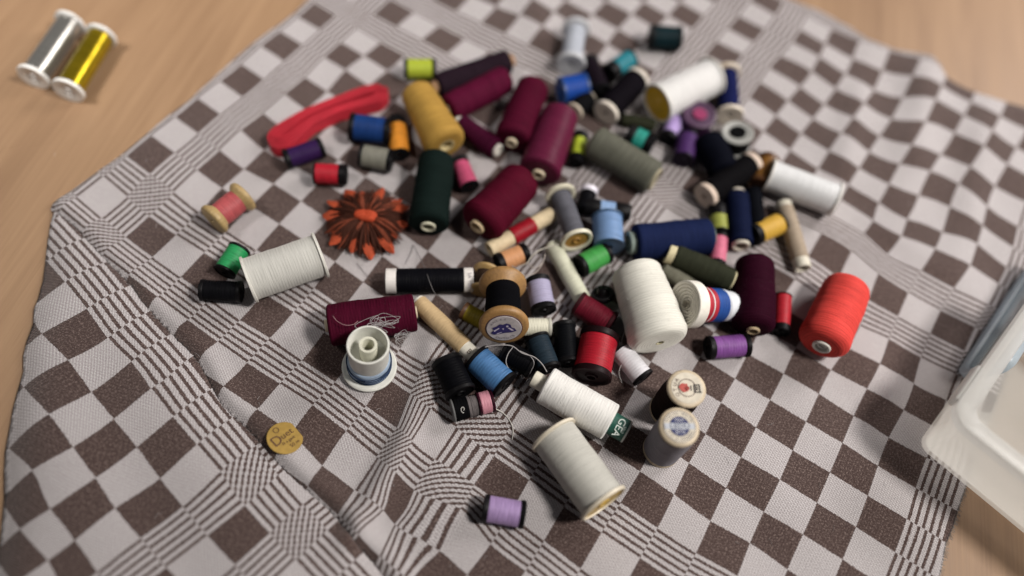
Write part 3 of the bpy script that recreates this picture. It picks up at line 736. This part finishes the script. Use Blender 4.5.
mini((601,93,588,61,21), 'small plum black spool right of the bright blue one', GM, (.018,.010,.018), cl=.1)
mini((608,74,631,58,20), 'small teal spool with black end behind the black cone', GM, (.012,.16,.20), cl=.3, ends=(1,.2))
mini((650,37,680,39,25), 'small dark teal black spool alone above the white reel', GM, (.008,.028,.036), cl=.12, cap=(.006,.012,.016))
flanged((571,65,576,28,29), 'clear plastic bobbin of silver grey thread at the far edge of the pile', GR, (.36,.38,.43), body=.70, ft=.0025, flm=plastic((.74,.75,.78), .25, .35, 'clear plastic'))
wood((481,292,487,268,26), 'small tan wooden spool almost hidden behind the large brown one', GW, (.05,.03,.02), (.40,.26,.10), body=.7, fl=.25)
mini((759,186,769,159,22), 'small brown spool at the left end of the white reel on the right edge', GM, (.17,.075,.014), cap=(.09,.035,.01), cl=.14)
# ------------------------------------------------------------------ the two upright wooden spools with printed tops
def upright(bx, by, tx, ty):
    """height that puts the top centre straight above the foot"""
    b = at(bx, by, ground(*at(bx, by, CLZ)[:2])); best = None
    for i in range(10, 500):
        z = b[2]+i*.0001; t = at(tx, ty, z); d = math.hypot(t[0]-b[0], t[1]-b[1])
        if best is None or d < best[0]: best = (d, z-b[2])
    return best[1]
PALEW = (.58, .48, .34)
hA = upright(664, 411, 687, 388.5); hB = upright(659, 451, 679.5, 427)
sa = wood((667,410,687,388,38), 'upright wooden spool with red printed emblem and dark brown thread', GW, (.030,.016,.014), PALEW, body=.985, fl=.13, zabs=(0, max(.018, hA)))
sb = wood((661,450,679.5,426.5,39), 'upright wooden spool with blue round printed emblem and grey lilac thread', GW, (.20,.19,.215), PALEW, body=.985, fl=.13, zabs=(0, max(.018, hB)))
paper_lab = paperm((.66,.60,.49), 'printed paper')
o, L, off, r = sa
disc(o, off, 'paper_label', L-.0003, L+.00025, r*.82, paper_lab)
f = face(o, off, L+.0003, 1)
P = Print().ring(r*.47, r*.035)
P.arc_text('AUTO', r*.27, r*.62, math.radians(140), math.radians(215))
P.put('printed_ring', inkm((.09,.05,.04)), o, f)
Print().blob(-r*.16, r*.02, r*.24, .25).blob(-r*.02, -r*.05, r*.13, .3).put('red_emblem', inkm((.36,.05,.035)), o, Matrix.Translation(f.to_3x3() @ Vector((0,0,.00012))) @ f)
P = Print().text('I', r*.40, r*.20, -r*.03)
for x0, y0, x1, y1 in ((.34,-.25,.39,.19), (.34,.13,.66,.19), (.61,-.25,.66,.19), (.36,-.25,.72,-.19), (.44,-.10,.56,-.02), (.44,.02,.56,.07)):
    P.poly([(r*x0,r*y0), (r*x1,r*y0), (r*x1,r*y1), (r*x0,r*y1)])
P.put('black_print', inkm((.012,.010,.010)), o, Matrix.Translation(f.to_3x3() @ Vector((0,0,.00012))) @ f)
o, L, off, r = sb
disc(o, off, 'paper_label', L-.0003, L+.00025, r*.82, paper_lab)
f = face(o, off, L+.0003, 1)
up = lambda k: Matrix.Translation(f.to_3x3() @ Vector((0,0,.00012*k))) @ f
Print().poly([(r*.50*math.cos(a*.1571), r*.50*math.sin(a*.1571)) for a in range(40)]).put('blue_emblem', inkm((.010,.016,.085)), o, f)
Print().poly([(-r*.74,-r*.15), (r*.74,-r*.15), (r*.74,r*.15), (-r*.74,r*.15)]).put('grey_band', inkm((.40,.42,.46)), o, up(1))
P = Print().text('LEDU', r*.30, 0, 0, 0, 1.35); P.put('blue_letters', inkm((.012,.016,.07)), o, up(2))
Print().text('TEX', r*.22, 0, r*.30, 0, 1.2).text('ETS', r*.24, 0, -r*.30, 0, 1.2).put('pale_letters', inkm((.52,.52,.56)), o, up(1))
P = Print().ring(r*.80, r*.02)
P.arc_text('COUSU MAIN', r*.17, r*.65, math.radians(155), math.radians(25)); P.arc_text('FIL A COUDRE', r*.17, r*.65, math.radians(208), math.radians(332), False)
P.put('rim_letters', inkm((.12,.10,.12)), o, up(1))

# label on the big brown wooden spool (its end at p0 faces the camera)
o, L, off, r = w_
disc(o, off, 'label_ring', -.0003, .0004, r*.74, inkm((.05,.018,.03)))
disc(o, off, 'paper_label', -.0006, .0002, r*.70, paperm((.50,.45,.45), 'printed paper', .18))
f = face(o, off, -.0008, -1)
up = lambda k: Matrix.Translation(f.to_3x3() @ Vector((0,0,.00012*k))) @ f
random.seed(3)
Print().poly([(r*x, r*y) for x, y in ((-.52,-.20),(-.40,-.30),(-.15,-.26),(.05,-.20),(.30,-.18),(.50,-.10),(.42,.04),(.30,.10),(.26,.26),(.10,.34),(-.04,.26),(-.16,.30),(-.30,.16),(-.46,.10),(-.40,-.04))]).put('purple_emblem', inkm((.020,.011,.085)), o, f)
P = Print()
for q in (((-.42,-.06),(-.20,.10),(-.18,.05),(-.38,-.12)), ((.08,.20),(.16,.23),(.18,.14),(.10,.12)), ((.14,.08),(.30,-.08),(.40,-.06),(.22,.10)), ((-.30,-.22),(-.08,-.14),(-.10,-.18),(-.28,-.27)), ((-.08,.04),(.0,.08),(-.02,-.02))): P.poly([(r*x, r*y) for x, y in q])
P.put('pale_print', inkm((.44,.39,.47)), o, up(1))
P = Print(); P.arc_text('DUTOIS', r*.17, r*.54, math.radians(240), math.radians(315), False); P.arc_text('ANCRE', r*.14, r*.56, math.radians(150), math.radians(85))
P.put('rim_letters', inkm((.09,.07,.09)), o, f)
# hollow of the other printed things: white cap of the black spool, tip of the tan tube, green tube of the white cone
o, L, off, r = g_
Print().text('SA 100', r*.42, 0, 0).put('printed_letters', inkm((.25,.23,.25)), o, side(o, off, L*.955, r*1.0))
o, L, off, r = n_
P = Print().text('B', r*.8, 0, 0); P.put('printed_letters', inkm((.10,.07,.05)), o, side(o, off, L*.93, r*.87, math.pi/2))
o, L, off, r = wc_
gm = plastic((.012,.085,.062), .4, 0, 'green paper tube')
ring(o, off, 'green_tube', L*.82, L*1.003, r*.60, r*.42, gm)
ring(o, off, 'white_band', L*.985, L*1.005, r*.605, r*.41, paperm((.62,.64,.60)))
rr = r*.60
Print().text('GEA', r*.52, 0, r*.06, 0, 1.0).put('white_letters', inkm((.60,.66,.62)), o, side(o, off, L*.90, rr))
Print().text('5803', r*.2, 0, 0).put('small_letters', inkm((.45,.52,.48)), o, side(o, off, L*.955, rr))
# white tube of the orange red cone shows a grey slot
o, L, off, r = rc_
disc(o, off, 'tube_plug', .0012, .003, r*.2, plastic((.62,.61,.57), .5))
Print().poly([(-r*.12,-r*.035), (r*.12,-r*.035), (r*.12,r*.035), (-r*.12,r*.035)]).put('slot', inkm((.16,.155,.15)), o, face(o, off, .0011, -1, -.45))

# ------------------------------------------------------------------ white bobbin standing on its flange
p0, p1, r = frame(369.5,366.5,368,345,56, zabs=(.0,.020))
hb = upright(369.5,366.5,368,344.5)
p0, p1, r = frame(369.5,367,368,344.5,56, zabs=(.0, max(.017, min(.03, hb))))
o, L, off = thing('white_bobbin', 'white plastic bobbin standing upright with pale blue thread round its foot', 'bobbin', None, p0, p1, r)
milk = plastic((.78,.78,.72), .3, .12, 'milky plastic')
shift(lathe('base_flange', [(.0, r*.3), (0, r*.96), (.0006, r), (.0016, r), (.0022, r*.95), (.0022, r*.3)], milk, o, 0, 56, True), off)
shift(lathe('barrel', [(.002, r*.60), (.003, r*.70), (L-.0015, r*.735), (L-.0004, r*.74), (L, r*.72), (L, r*.67), (L-.0008, r*.65), (.006, r*.60), (.006, r*.56), (.002, r*.56)], milk, o, 0, 56, True), off)
shift(lathe('inner_tube', [(.002, r*.17), (.002, r*.30), (L-.0006, r*.32), (L-.0001, r*.31), (L-.0001, r*.22), (L-.001, r*.20), (.004, r*.17)], plastic((.74,.73,.60), .35, .1), o, 0, 40, True), off)
shift(lathe('bobbin_floor', [(L*.52, r*.30), (L*.56, r*.30), (L*.58, r*.645), (L*.54, r*.645)], milk, o, 0, 40, True), off)
winding(o, off, .0022, L*.42, r*.80, r*.76, (.33,.42,.54), .12, inner=.7, wob=.012)
for k in range(5):
    a0 = k*1.1; tt = .004+k*.0014
    pts = [Vector((r*.80*math.cos(a), r*.80*math.sin(a), tt+.0006*math.sin(a*1.5+k)))+off for a in np.linspace(a0, a0+5.6, 40)]
    tube('loose_strand', pts, .00030, thread_mat((.03,.05,.10)), o)

# ------------------------------------------------------------------ cream paper spool with red and blue bands
p0, p1, r = frame(684,304,733,306,47, lift=(9,-4))
o, L, off = thing('paper_spool', 'white thread spool with cream rolled paper disc and red and blue bands', 'thread spool', None, p0, p1, r)
pm = paperm((.78,.745,.67), 'rolled paper', .08)
prof = [(.0005, r*.16)]
for i in range(6):
    a = r*(.16+.14*i); d = .0028*(1-i/6)
    prof += [(d, a), (d-.0005, a+r*.05), (d-.0003, a+r*.10), (d+.0006, a+r*.12)]
prof += [(0, r*.97), (.0004, r), (L*.19, r), (L*.20, r*.97), (L*.20, r*.16)]
shift(lathe('paper_disc', prof, pm, o, 0, 56, True), off)
disc(o, off, 'core_hole', .004, .006, r*.18, plastic((.10,.07,.05), .8))
winding(o, off, L*.20, L*.47, r*.74, r*.74, (.42,.025,.040), .02, name='red_band', wob=.004, rough=.5)
winding(o, off, L*.36, L*.385, r*.752, r*.752, (.70,.66,.66), .01, name='white_line', wob=.004)
winding(o, off, L*.47, L*.70, r*.735, r*.725, (.018,.065,.26), .02, name='blue_band', wob=.004, rough=.5)
winding(o, off, L*.70, L, r*.70, r*.62, (.68,.70,.74), .22, name='white_thread', wob=.02)

# ------------------------------------------------------------------ little bobbin, black and pink, with a curl of thread
p0, p1, r = frame(452,411,493,400.5,24)
o, L, off = thing('clear_bobbin', 'small clear bobbin wound half black and half pink under the blue spool', 'bobbin', None, p0, p1, r)
winding(o, off, L*.04, L*.40, r*.96, r*.90, (.008,.008,.010), .12, name='black_thread')
winding(o, off, L*.36, L*.62, r*.88, r*.82, (.12,.105,.105), .1, name='fuzzy_grey_thread', wob=.03)
winding(o, off, L*.68, L*.93, r*.94, r*.94, (.52,.23,.28), .06, name='pink_thread', rough=.5)
for t in (.62, .94): ring(o, off, 'dark_rim', L*t, L*(t+.06), r, r*.3, plastic((.045,.006,.016), .4))
ring(o, off, 'clear_rim', 0, L*.04, r, r*.3, plastic((.25,.25,.25), .3, .4))
sm = side(o, off, L*.22, r*.97)
pts = [sm @ Vector((r*(.18*math.cos(a)+.03*a), r*.14*math.sin(a), .0004)) for a in np.linspace(.4, 6.6, 26)]
tag(tube('curled_thread', pts, .00016, paperm((.66,.64,.60), 'white thread')), 'tiny white thread curl lying on the black half of the clear bobbin', 'thread', 'loose thread ends')

# ------------------------------------------------------------------ black button by the crimson spool
p0, p1, r = frame(603,296,602,289,24, zabs=(.007,.012))
o, L, off = thing('black_button', 'glossy black domed button beside the large ivory cone', 'button', None, p0, p1, r)
pb = plastic((.012,.011,.012), .18)
shift(lathe('dome', [(L*1.1, 0), (L*1.05, r*.30), (L*.8, r*.46), (L*.55, r*.52), (L*.5, r*.7), (L*.45, r*.9), (L*.25, r), (0, r*.97), (-.001, r*.8), (-.001, 0)], pb, o, 0, 40), off)
ring(o, off, 'rim', L*.34, L*.52, r*.93, r*.72, plastic((.03,.028,.03), .25))

# ------------------------------------------------------------------ raffia flower, orange and brown
c = on_cloth(367, 224); zc = ground(*c)
o = bpy.data.objects.new('raffia_flower', None); C.objects.link(o); o.location = (c[0], c[1], zc)
tag(o, 'orange and brown raffia flower lying flat between grey reel and dark green cone', 'raffia flower')
Rf = 45/F*depth((c[0], c[1], zc))
def petal(vs, fs, uvs, a, L, w, z0, z1, lift, th=.0011):
    n = 9; b = len(vs); d = Vector((math.cos(a), math.sin(a), 0)); s = Vector((-d.y, d.x, 0)); tw = random.uniform(-.4, .4)
    for i in range(n):
        t = i/(n-1); ww = w*(.35+.9*math.sin(math.pi*min(1, (t*.93+.05)**1.7))**.8)*(1 if t < .97 else .6); z = z0+(z1-z0)*t+lift*math.sin(math.pi*t)
        p = d*(L*t)+Vector((0, 0, z)); q = s*ww+Vector((0, 0, tw*ww))
        vs += [p-q, p+Vector((0, 0, th+ww*.22)), p+q, p-Vector((0, 0, th*.6))]
    for i in range(n-1):
        for j in range(4):
            j2 = (j+1) % 4; fs.append((b+i*4+j, b+(i+1)*4+j, b+(i+1)*4+j2, b+i*4+j2)); uvs += [(j/4, i*.002), (j/4, i*.002+.002), (j/4+.25, i*.002+.002), (j/4+.25, i*.002)]
    fs.append((b, b+1, b+2, b+3)); uvs += [(0, 0)]*4; e = b+(n-1)*4; fs.append((e+3, e+2, e+1, e)); uvs += [(0, 0)]*4
random.seed(5)
vs, fs, us = [], [], []
for k in range(14):
    a = 2*math.pi*(k+.15)/14+random.uniform(-.12, .12); q = random.choice((1, 1, .9, .82)); petal(vs, fs, us, a, Rf*q*random.uniform(.95, 1.03), Rf*random.uniform(.085, .12), .0012, .0030, .0030)
mk('orange_petals', vs, fs, thread_mat((.36,.062,.026), rough=.7), o, us, 60)
vs, fs, us = [], [], []
for k in range(330):
    a = random.uniform(0, 6.283); petal(vs, fs, us, a, Rf*random.uniform(.70, .94), Rf*random.uniform(.010, .022), .0045, .0022, random.uniform(.0030, .0068), .0005)
mk('brown_strands', vs, fs, thread_mat((.075,.027,.018), rough=.6), o, us, 60)
vs, fs, us = [], [], []
for k in range(70):
    a = random.uniform(0, 6.283); petal(vs, fs, us, a, Rf*random.uniform(.60, .95), Rf*random.uniform(.018, .032), .0045, .0026, random.uniform(.0034, .0072), .0005)
mk('russet_strands', vs, fs, thread_mat((.17,.042,.022), rough=.6), o, us, 60)
vs, fs, us = [], [], []
for k in range(7):                                   # the looped knot in the middle
    a = k*.9; cx, cy = Rf*.10*math.cos(a), Rf*.07*math.sin(a); b = len(vs); n, m = 10, 14
    for i in range(n+1):
        for j in range(m):
            t, q = math.pi*i/n, 2*math.pi*j/m; s = Rf*(.15+.02*math.sin(k*2.2))
            vs.append((cx+s*math.sin(t)*math.cos(q)*1.1, cy+s*.55*math.sin(t)*math.sin(q), .0092+s*.55*math.cos(t)))
    for i in range(n):
        for j in range(m):
            fs.append((b+i*m+j, b+(i+1)*m+j, b+(i+1)*m+(j+1) % m, b+i*m+(j+1) % m)); us += [(0, i*.001), (0, i*.001+.001), (.1, i*.001+.001), (.1, i*.001)]
mk('centre_knot', vs, fs, thread_mat((.42,.060,.024), rough=.6), o, us, 80)

# ------------------------------------------------------------------ red ribbon folded into a long coil
A, B = Vector((*on_cloth(285, 146), 0)), Vector((*on_cloth(374, 103), 0))
d = (B-A).normalized(); s = Vector((-d.y, d.x, 0)); LL = (B-A).length
path = []
turns, N = 4.0, 420
for i in range(N+1):
    t = turns*2*math.pi*i/N; k = i/N
    off_ = .0020+.0086*k
    x = LL/2+(LL/2+off_*.9)*math.copysign(abs(math.cos(t))**.42, math.cos(t))
    wst = .58+.42*(2*(x/LL)-1)**2 if 0 < x < LL else 1
    y = off_*wst*math.copysign(abs(math.sin(t))**.8, math.sin(t))
    bend = .0045*math.sin(math.pi*max(0, min(1, x/LL)))
    path.append(A+d*x+s*(y+bend))
vs, fs, us = [], [], []; hw = .0078; th = .0005
for i, p in enumerate(path):
    q = path[min(i+1, N)]-path[max(i-1, 0)]; n_2 = Vector((-q.y, q.x, 0)).normalized()
    z = ground(p.x, p.y)+.0004+.0004*math.sin(i*.13); lean = Vector((-.0007, .0016, 0))
    h = hw*(1+.03*math.sin(i*.11))
    top = p+lean+Vector((0, 0, z+h)); bot = p+Vector((0, 0, z))
    vs += [bot-n_2*th, bot+n_2*th, top+n_2*th, top-n_2*th]
for i in range(N):
    for j in range(4):
        j2 = (j+1) % 4; fs.append((i*4+j, (i+1)*4+j, (i+1)*4+j2, i*4+j2)); us += [(j*.25, i*.0008), (j*.25, i*.0008+.0008), (j*.25+.25, i*.0008+.0008), (j*.25+.25, i*.0008)]
fs += [(3, 2, 1, 0), tuple(N*4+j for j in range(4))]; us += [(0, 0)]*8
tag(mk('red_ribbon', vs, fs, paperm((.42,.009,.024), 'woven red ribbon', .12), None, us, 50), 'bright red ribbon folded into a long flat coil left of the pile', 'ribbon')

# ------------------------------------------------------------------ round gold sticker
c = on_cloth(285, 438.5); zc = ground(*c); Rs = 17.6/F*depth((c[0], c[1], zc))
e = .004; nz = Vector((ground(c[0]-e, c[1])-ground(c[0]+e, c[1]), ground(c[0], c[1]-e)-ground(c[0], c[1]+e), 2*e)).normalized()
p0 = Vector((c[0], c[1], zc+.0006)); o, L, off = thing('gold_sticker', 'round gold paper sticker with brown writing lying on the cloth', 'sticker', None, p0, p0+nz*.0005, Rs)
disc(o, off, 'gold_disc', 0, L, Rs, paperm((.36,.225,.045), 'gold paper', .16))
f = face(o, off, L+.0001, 1, math.radians(50))
P = Print().ring(Rs*.17, Rs*.035, x=-Rs*.10, y=Rs*.66)
P.text('D', Rs*.85, -Rs*.47, Rs*.10).text('uet', Rs*.55, Rs*.22, Rs*.13, 0, 1.1)
P.text('fil a gant', Rs*.25, Rs*.05, -Rs*.26).text('50 m', Rs*.30, Rs*.20, -Rs*.62)
P.put('brown_writing', inkm((.075,.028,.008)), o, f)

# ------------------------------------------------------------------ clear plastic box and its lid
def rrect(cx, cy, hx, hy, rad, n=8):
    out = []
    for k, (sx, sy) in enumerate(((1, 1), (-1, 1), (-1, -1), (1, -1))):
        for i in range(n+1):
            a = math.pi/2*(k+i/n); out.append((cx+sx*(hx-rad)+rad*math.cos(a), cy+sy*(hy-rad)+rad*math.sin(a)))
    return out
def loft(name, loops, mat, parent, capb=True, capt=True, sharp=40):
    n = len(loops[0]); vs = [v for l in loops for v in l]; fs = []
    for i in range(len(loops)-1):
        for j in range(n):
            j2 = (j+1) % n; fs.append((i*n+j, i*n+j2, (i+1)*n+j2, (i+1)*n+j))
    if capb: fs.append(tuple(range(n))[::-1])
    if capt: fs.append(tuple((len(loops)-1)*n+j for j in range(n)))
    return mk(name, vs, fs, mat, parent, None, sharp)
def milky(name, col, trans, rough):
    t = NT(name); oc = t.n('ShaderNodeTexCoord').outputs['Object']; n = t.noise(oc, 60, 4); n2 = t.noise(oc, 700, 3)
    t.set(Base_Color=t.mix(t.ramp(n, .3, .7), tuple(c*.93 for c in col), col), Roughness=t.math('ADD', rough-.05, t.math('MULTIPLY', n2, .12)))
    t.bump(n2, .06, .0004)
    tp = t.n('ShaderNodeBsdfTransparent'); tl = t.n('ShaderNodeBsdfTranslucent'); tl.inputs[0].default_value = V(col)
    m1, m2 = t.n('ShaderNodeMixShader'), t.n('ShaderNodeMixShader'); m1.inputs[0].default_value = .5; m2.inputs[0].default_value = trans
    t.l(t.b.outputs[0], m1.inputs[1]); t.l(tl.outputs[0], m1.inputs[2]); t.l(m1.outputs[0], m2.inputs[1]); t.l(tp.outputs[0], m2.inputs[2])
    t.l(m2.outputs[0], t.t.nodes['Material Output'].inputs[0])
    return t.m
an = math.radians(-35); bx = Vector((math.cos(an), math.sin(an), 0)); by = Vector((-bx.y, bx.x, 0))
rc0 = at(BOXC[0], BOXC[1], BOXH+.002); b0 = Vector((rc0[0], rc0[1], 0))+(bx+by)*(BOXT+.004)
BL, BW, BH, TP = .125, .095, BOXH, BOXT
o = bpy.data.objects.new('plastic_box', None); C.objects.link(o)
o.matrix_world = Matrix.Translation(Vector((b0[0], b0[1], .0022))) @ Matrix((bx, by, Vector((0, 0, 1)))).transposed().to_4x4()
tag(o, 'open clear milky plastic box standing at the right edge of the cloth', 'box')
def lp(ins, z, rad): return [(x, y, z) for x, y in rrect(BL/2-.001, BW/2-.001, BL/2-ins, BW/2-ins, rad)]
WT = .0013
loft('wall', [lp(.002, 0, .006), lp(.0, .002, .007), lp(-TP*.5, BH*.5, .008), lp(-TP, BH-.006, .009), lp(-TP+WT, BH-.006, .008), lp(-TP*.5+WT, BH*.5, .007), lp(WT, .0035, .006), lp(.003, .0016, .005)], milky('milky box plastic', (.80,.785,.745), .44, .42), o)
loft('rim', [lp(-TP+.0002, BH-.0065, .009), lp(-TP-.0035, BH-.0065, .011), lp(-TP-.0040, BH-.0055, .011), lp(-TP-.0040, BH-.0004, .011), lp(-TP-.0034, BH, .011), lp(-TP+.0040, BH, .006), lp(-TP+.0046, BH-.0006, .006), lp(-TP+.0046, BH-.0030, .006), lp(-TP+.0030, BH-.0050, .007), lp(-TP+.0002, BH-.0065, .009)], milky('milky rim plastic', (.78,.78,.76), .45, .30), o, False, False)
# hinge lug at the corner of the rim
def boxmesh(name, c, h, mat, parent, rot=0):
    lo_ = [(c[0]+sx*h[0], c[1]+sy*h[1], c[2]-h[2]) for sx, sy in ((-1,-1),(1,-1),(1,1),(-1,1))]; hi_ = [(x, y, c[2]+h[2]) for x, y, _ in lo_]
    m_ = loft(name, [lo_, hi_], mat, parent)
    bv = m_.modifiers.new('soft edges', 'BEVEL'); bv.width = .0022; bv.segments = 4; return m_
boxmesh('hinge_lug', (-TP-.0052, .013, BH-.0052), (.0018, .0135, .0038), milky('milky lug plastic', (.74,.74,.72), .25, .32), o)
# the lid stands on its long edge and leans on the box
l0 = at(955, 381, .003); l1 = at(1024, 275, .003)
lx = Vector((l1[0]-l0[0], l1[1]-l0[1], 0)).normalized(); ly = Vector((lx.y, -lx.x, 0))       # ly points to the box
tilt = math.radians(LIDA); lz = (ly*math.cos(tilt)+Vector((0, 0, math.sin(tilt)))).normalized(); ln = lx.cross(lz)
if ln.z < 0: ln = -ln
o = bpy.data.objects.new('box_lid', None); C.objects.link(o)
o.matrix_world = Matrix.Translation(Vector((l0[0], l0[1], .0045))) @ Matrix((lx, lz, ln)).transposed().to_4x4()
tag(o, 'blue grey translucent lid leaning on edge against the plastic box', 'lid')
LW, LH = .104, LIDH
def ll(ins, z, rad): return [(x, y, z) for x, y in rrect(LW/2, LH/2, LW/2-ins, LH/2-ins, rad)]
loft('panel', [ll(.004, -.0008, .006), ll(.004, .0008, .006)], milky('blue grey lid plastic', (.36,.43,.49), .45, .35), o)
loft('rim', [ll(.0045, -.003, .006), ll(.0008, -.003, .008), ll(0, -.002, .009), ll(0, .002, .009), ll(.0008, .003, .008), ll(.0040, .003, .006), ll(.0048, .002, .006), ll(.0048, -.002, .006), ll(.0045, -.003, .006)], milky('pale blue lid rim', (.60,.68,.74), .15, .28), o, False, False)

# ------------------------------------------------------------------ loose thread ends
GTH = 'loose thread ends'
def strand(label, pts, rad, col, sub=8):
    P3 = []
    for x, y, z in pts:
        q = at(x, y, CLZ+z*.001); g = ground(q[0], q[1]); q = at(x, y, g+z*.001); P3.append(q)
    tag(tube('loose_thread', smooth(P3, sub), rad, paperm(col, 'loose thread', .2)), label, 'thread', GTH)
strand('dark thread end looping over the black spool with white caps', [(405,264,.4),(411,252,.5),(413,245,.5),(418,254,1),(425,268,9),(428,277,15.5),(433,290,15),(438,297,9)], .00018, (.16,.15,.15))
strand('thin dark thread lying on the cloth between flower and black spool', [(357,264,.4),(363,271,.5),(369,278,.4),(372,281,.5)], .00015, (.12,.10,.10))
strand('white thread end lying on the stripes right of the clear bobbin', [(494,408,3),(503,413,.6),(510,421,.5),(513,430,.5),(512,440,.4)], .00030, (.70,.67,.62))
strand('grey thread looping below the brown wooden spool', [(478,349,14),(490,346,15),(500,345,16),(512,346,16),(522,353,17),(534,357,17),(542,364,16),(547,372,14)], .00028, (.46,.43,.42))
strand('grey thread hanging in a loop right of the blue spool', [(513,347,16),(508,354,15),(506,362,14),(509,369,12),(514,373,11)], .00022, (.40,.38,.37))
strand('grey thread curving above the white cone tip', [(520,351,16),(530,356,16.5),(534,363,14),(531,371,9),(528,377,4)], .00022, (.42,.40,.40))
strand('pale twine tied at the head of the ivory tube', [(560,244,12),(549,247,13),(540,250,13),(532,256,13),(527,263,12),(520,266,10)], .00032, (.58,.54,.46))
strand('pale twine loop between peach and lavender spools', [(527,263,12),(535,268,13),(543,262,13.5),(545,254,13),(541,266,13),(533,274,12),(522,275,12),(517,269,12),(512,266,12)], .00026, (.46,.40,.36))
strand('fine white thread hanging beside the large ivory cone', [(631,318,22),(626,328,15),(622,340,10),(622,352,9),(624,358,9),(619,372,7),(622,383,1)], .00015, (.62,.60,.58))
strand('pinkish thread end lying on the burgundy cone behind the white bobbin', [(333,316,24.5),(337,321,25),(345,325,25),(353,324.5,25),(358,321,25.5)], .00016, (.40,.22,.24))
random.seed(21)
for lab, cx, cy, zz, n_, sp_ in (('tangle of grey thread spilling over the burgundy cone above the white bobbin', 377, 325, 25, 34, (21, 11)), ('tangle of grey thread trailing right of the white bobbin', 400, 339, 19, 26, (14, 12))):
    pts, hx, hy = [], 0., 0.
    for i in range(n_):
        a = i*2.0+random.uniform(-.9, .9); q = .25+.75*random.random(); hx, hy = .93*hx+random.uniform(-.16, .16), .93*hy+random.uniform(-.16, .16)
        pts.append((cx+sp_[0]*(q*math.cos(a)+hx)*.85, cy+sp_[1]*(q*math.sin(a)+hy)*.85, zz+random.uniform(-.6, 2.2)))
    strand(lab, pts, .00010, (.46,.44,.44), 9)

# ------------------------------------------------------------------ lint
random.seed(33); vs, fs = [], []
for _ in range(130):
    q = on_cloth(random.uniform(40, 930), random.uniform(150, 570)); a = random.uniform(0, 6.283); ln = random.uniform(.0015, .0055); cv = random.uniform(-2.5, 2.5); b = len(vs)
    x, y = q; n = 6
    for i in range(n):
        z = ground(x, y)+.0003; w2 = .00005; s_ = Vector((-math.sin(a), math.cos(a), 0))*w2
        vs += [Vector((x, y, z))-s_, Vector((x, y, z))+s_, Vector((x, y, z+.00008))]
        x += math.cos(a)*ln/n; y += math.sin(a)*ln/n; a += cv/n
    for i in range(n-1):
        for j in range(3):
            j2 = (j+1) % 3; fs.append((b+i*3+j, b+i*3+j2, b+i*3+3+j2, b+i*3+3+j))
tag(mk('lint', vs, fs, paperm((.62,.60,.60), 'lint fibre', .2)), 'scattered pale lint fibres on the checked cloth', 'lint', None, 'stuff')

# ------------------------------------------------------------------ light: room lamps and an added fill
def area(name, loc, target, size, power, col):
    l = bpy.data.lights.new(name, 'AREA'); l.shape = 'DISK'; l.size = size; l.energy = power; l.color = col
    o = bpy.data.objects.new(name, l); C.objects.link(o); o.location = loc
    o.rotation_euler = (Vector(target)-Vector(loc)).to_track_quat('-Z', 'Y').to_euler(); return o
area('ceiling_lamp', (.80, .10, 1.24), (.10, .27, 0), .24, KEY, (1, .955, .90))
wl = area('window_light', (-.72, .14, 1.10), (-.42, .52, 0), .30, WIN, (1, .96, .92)); wl.data.spread = math.radians(50)
area('back_fill', (.88, .92, .74), (.34, .36, 0), .5, TOP, (1, .95, .92))  # added broad fill without a seen source, brightens the back of the cloth
w = bpy.data.worlds.new('World'); sc.world = w; w.use_nodes = True
w.node_tree.nodes['Background'].inputs[0].default_value = (.92, .89, .95, 1); w.node_tree.nodes['Background'].inputs[1].default_value = AMB
sc.view_settings.view_transform = 'Standard'; sc.view_settings.look = 'None'; sc.view_settings.exposure = EXPO; sc.view_settings.gamma = 1
sc.cycles.max_bounces = 10; sc.cycles.transmission_bounces = 8; sc.cycles.caustics_reflective = False; sc.cycles.caustics_refractive = False
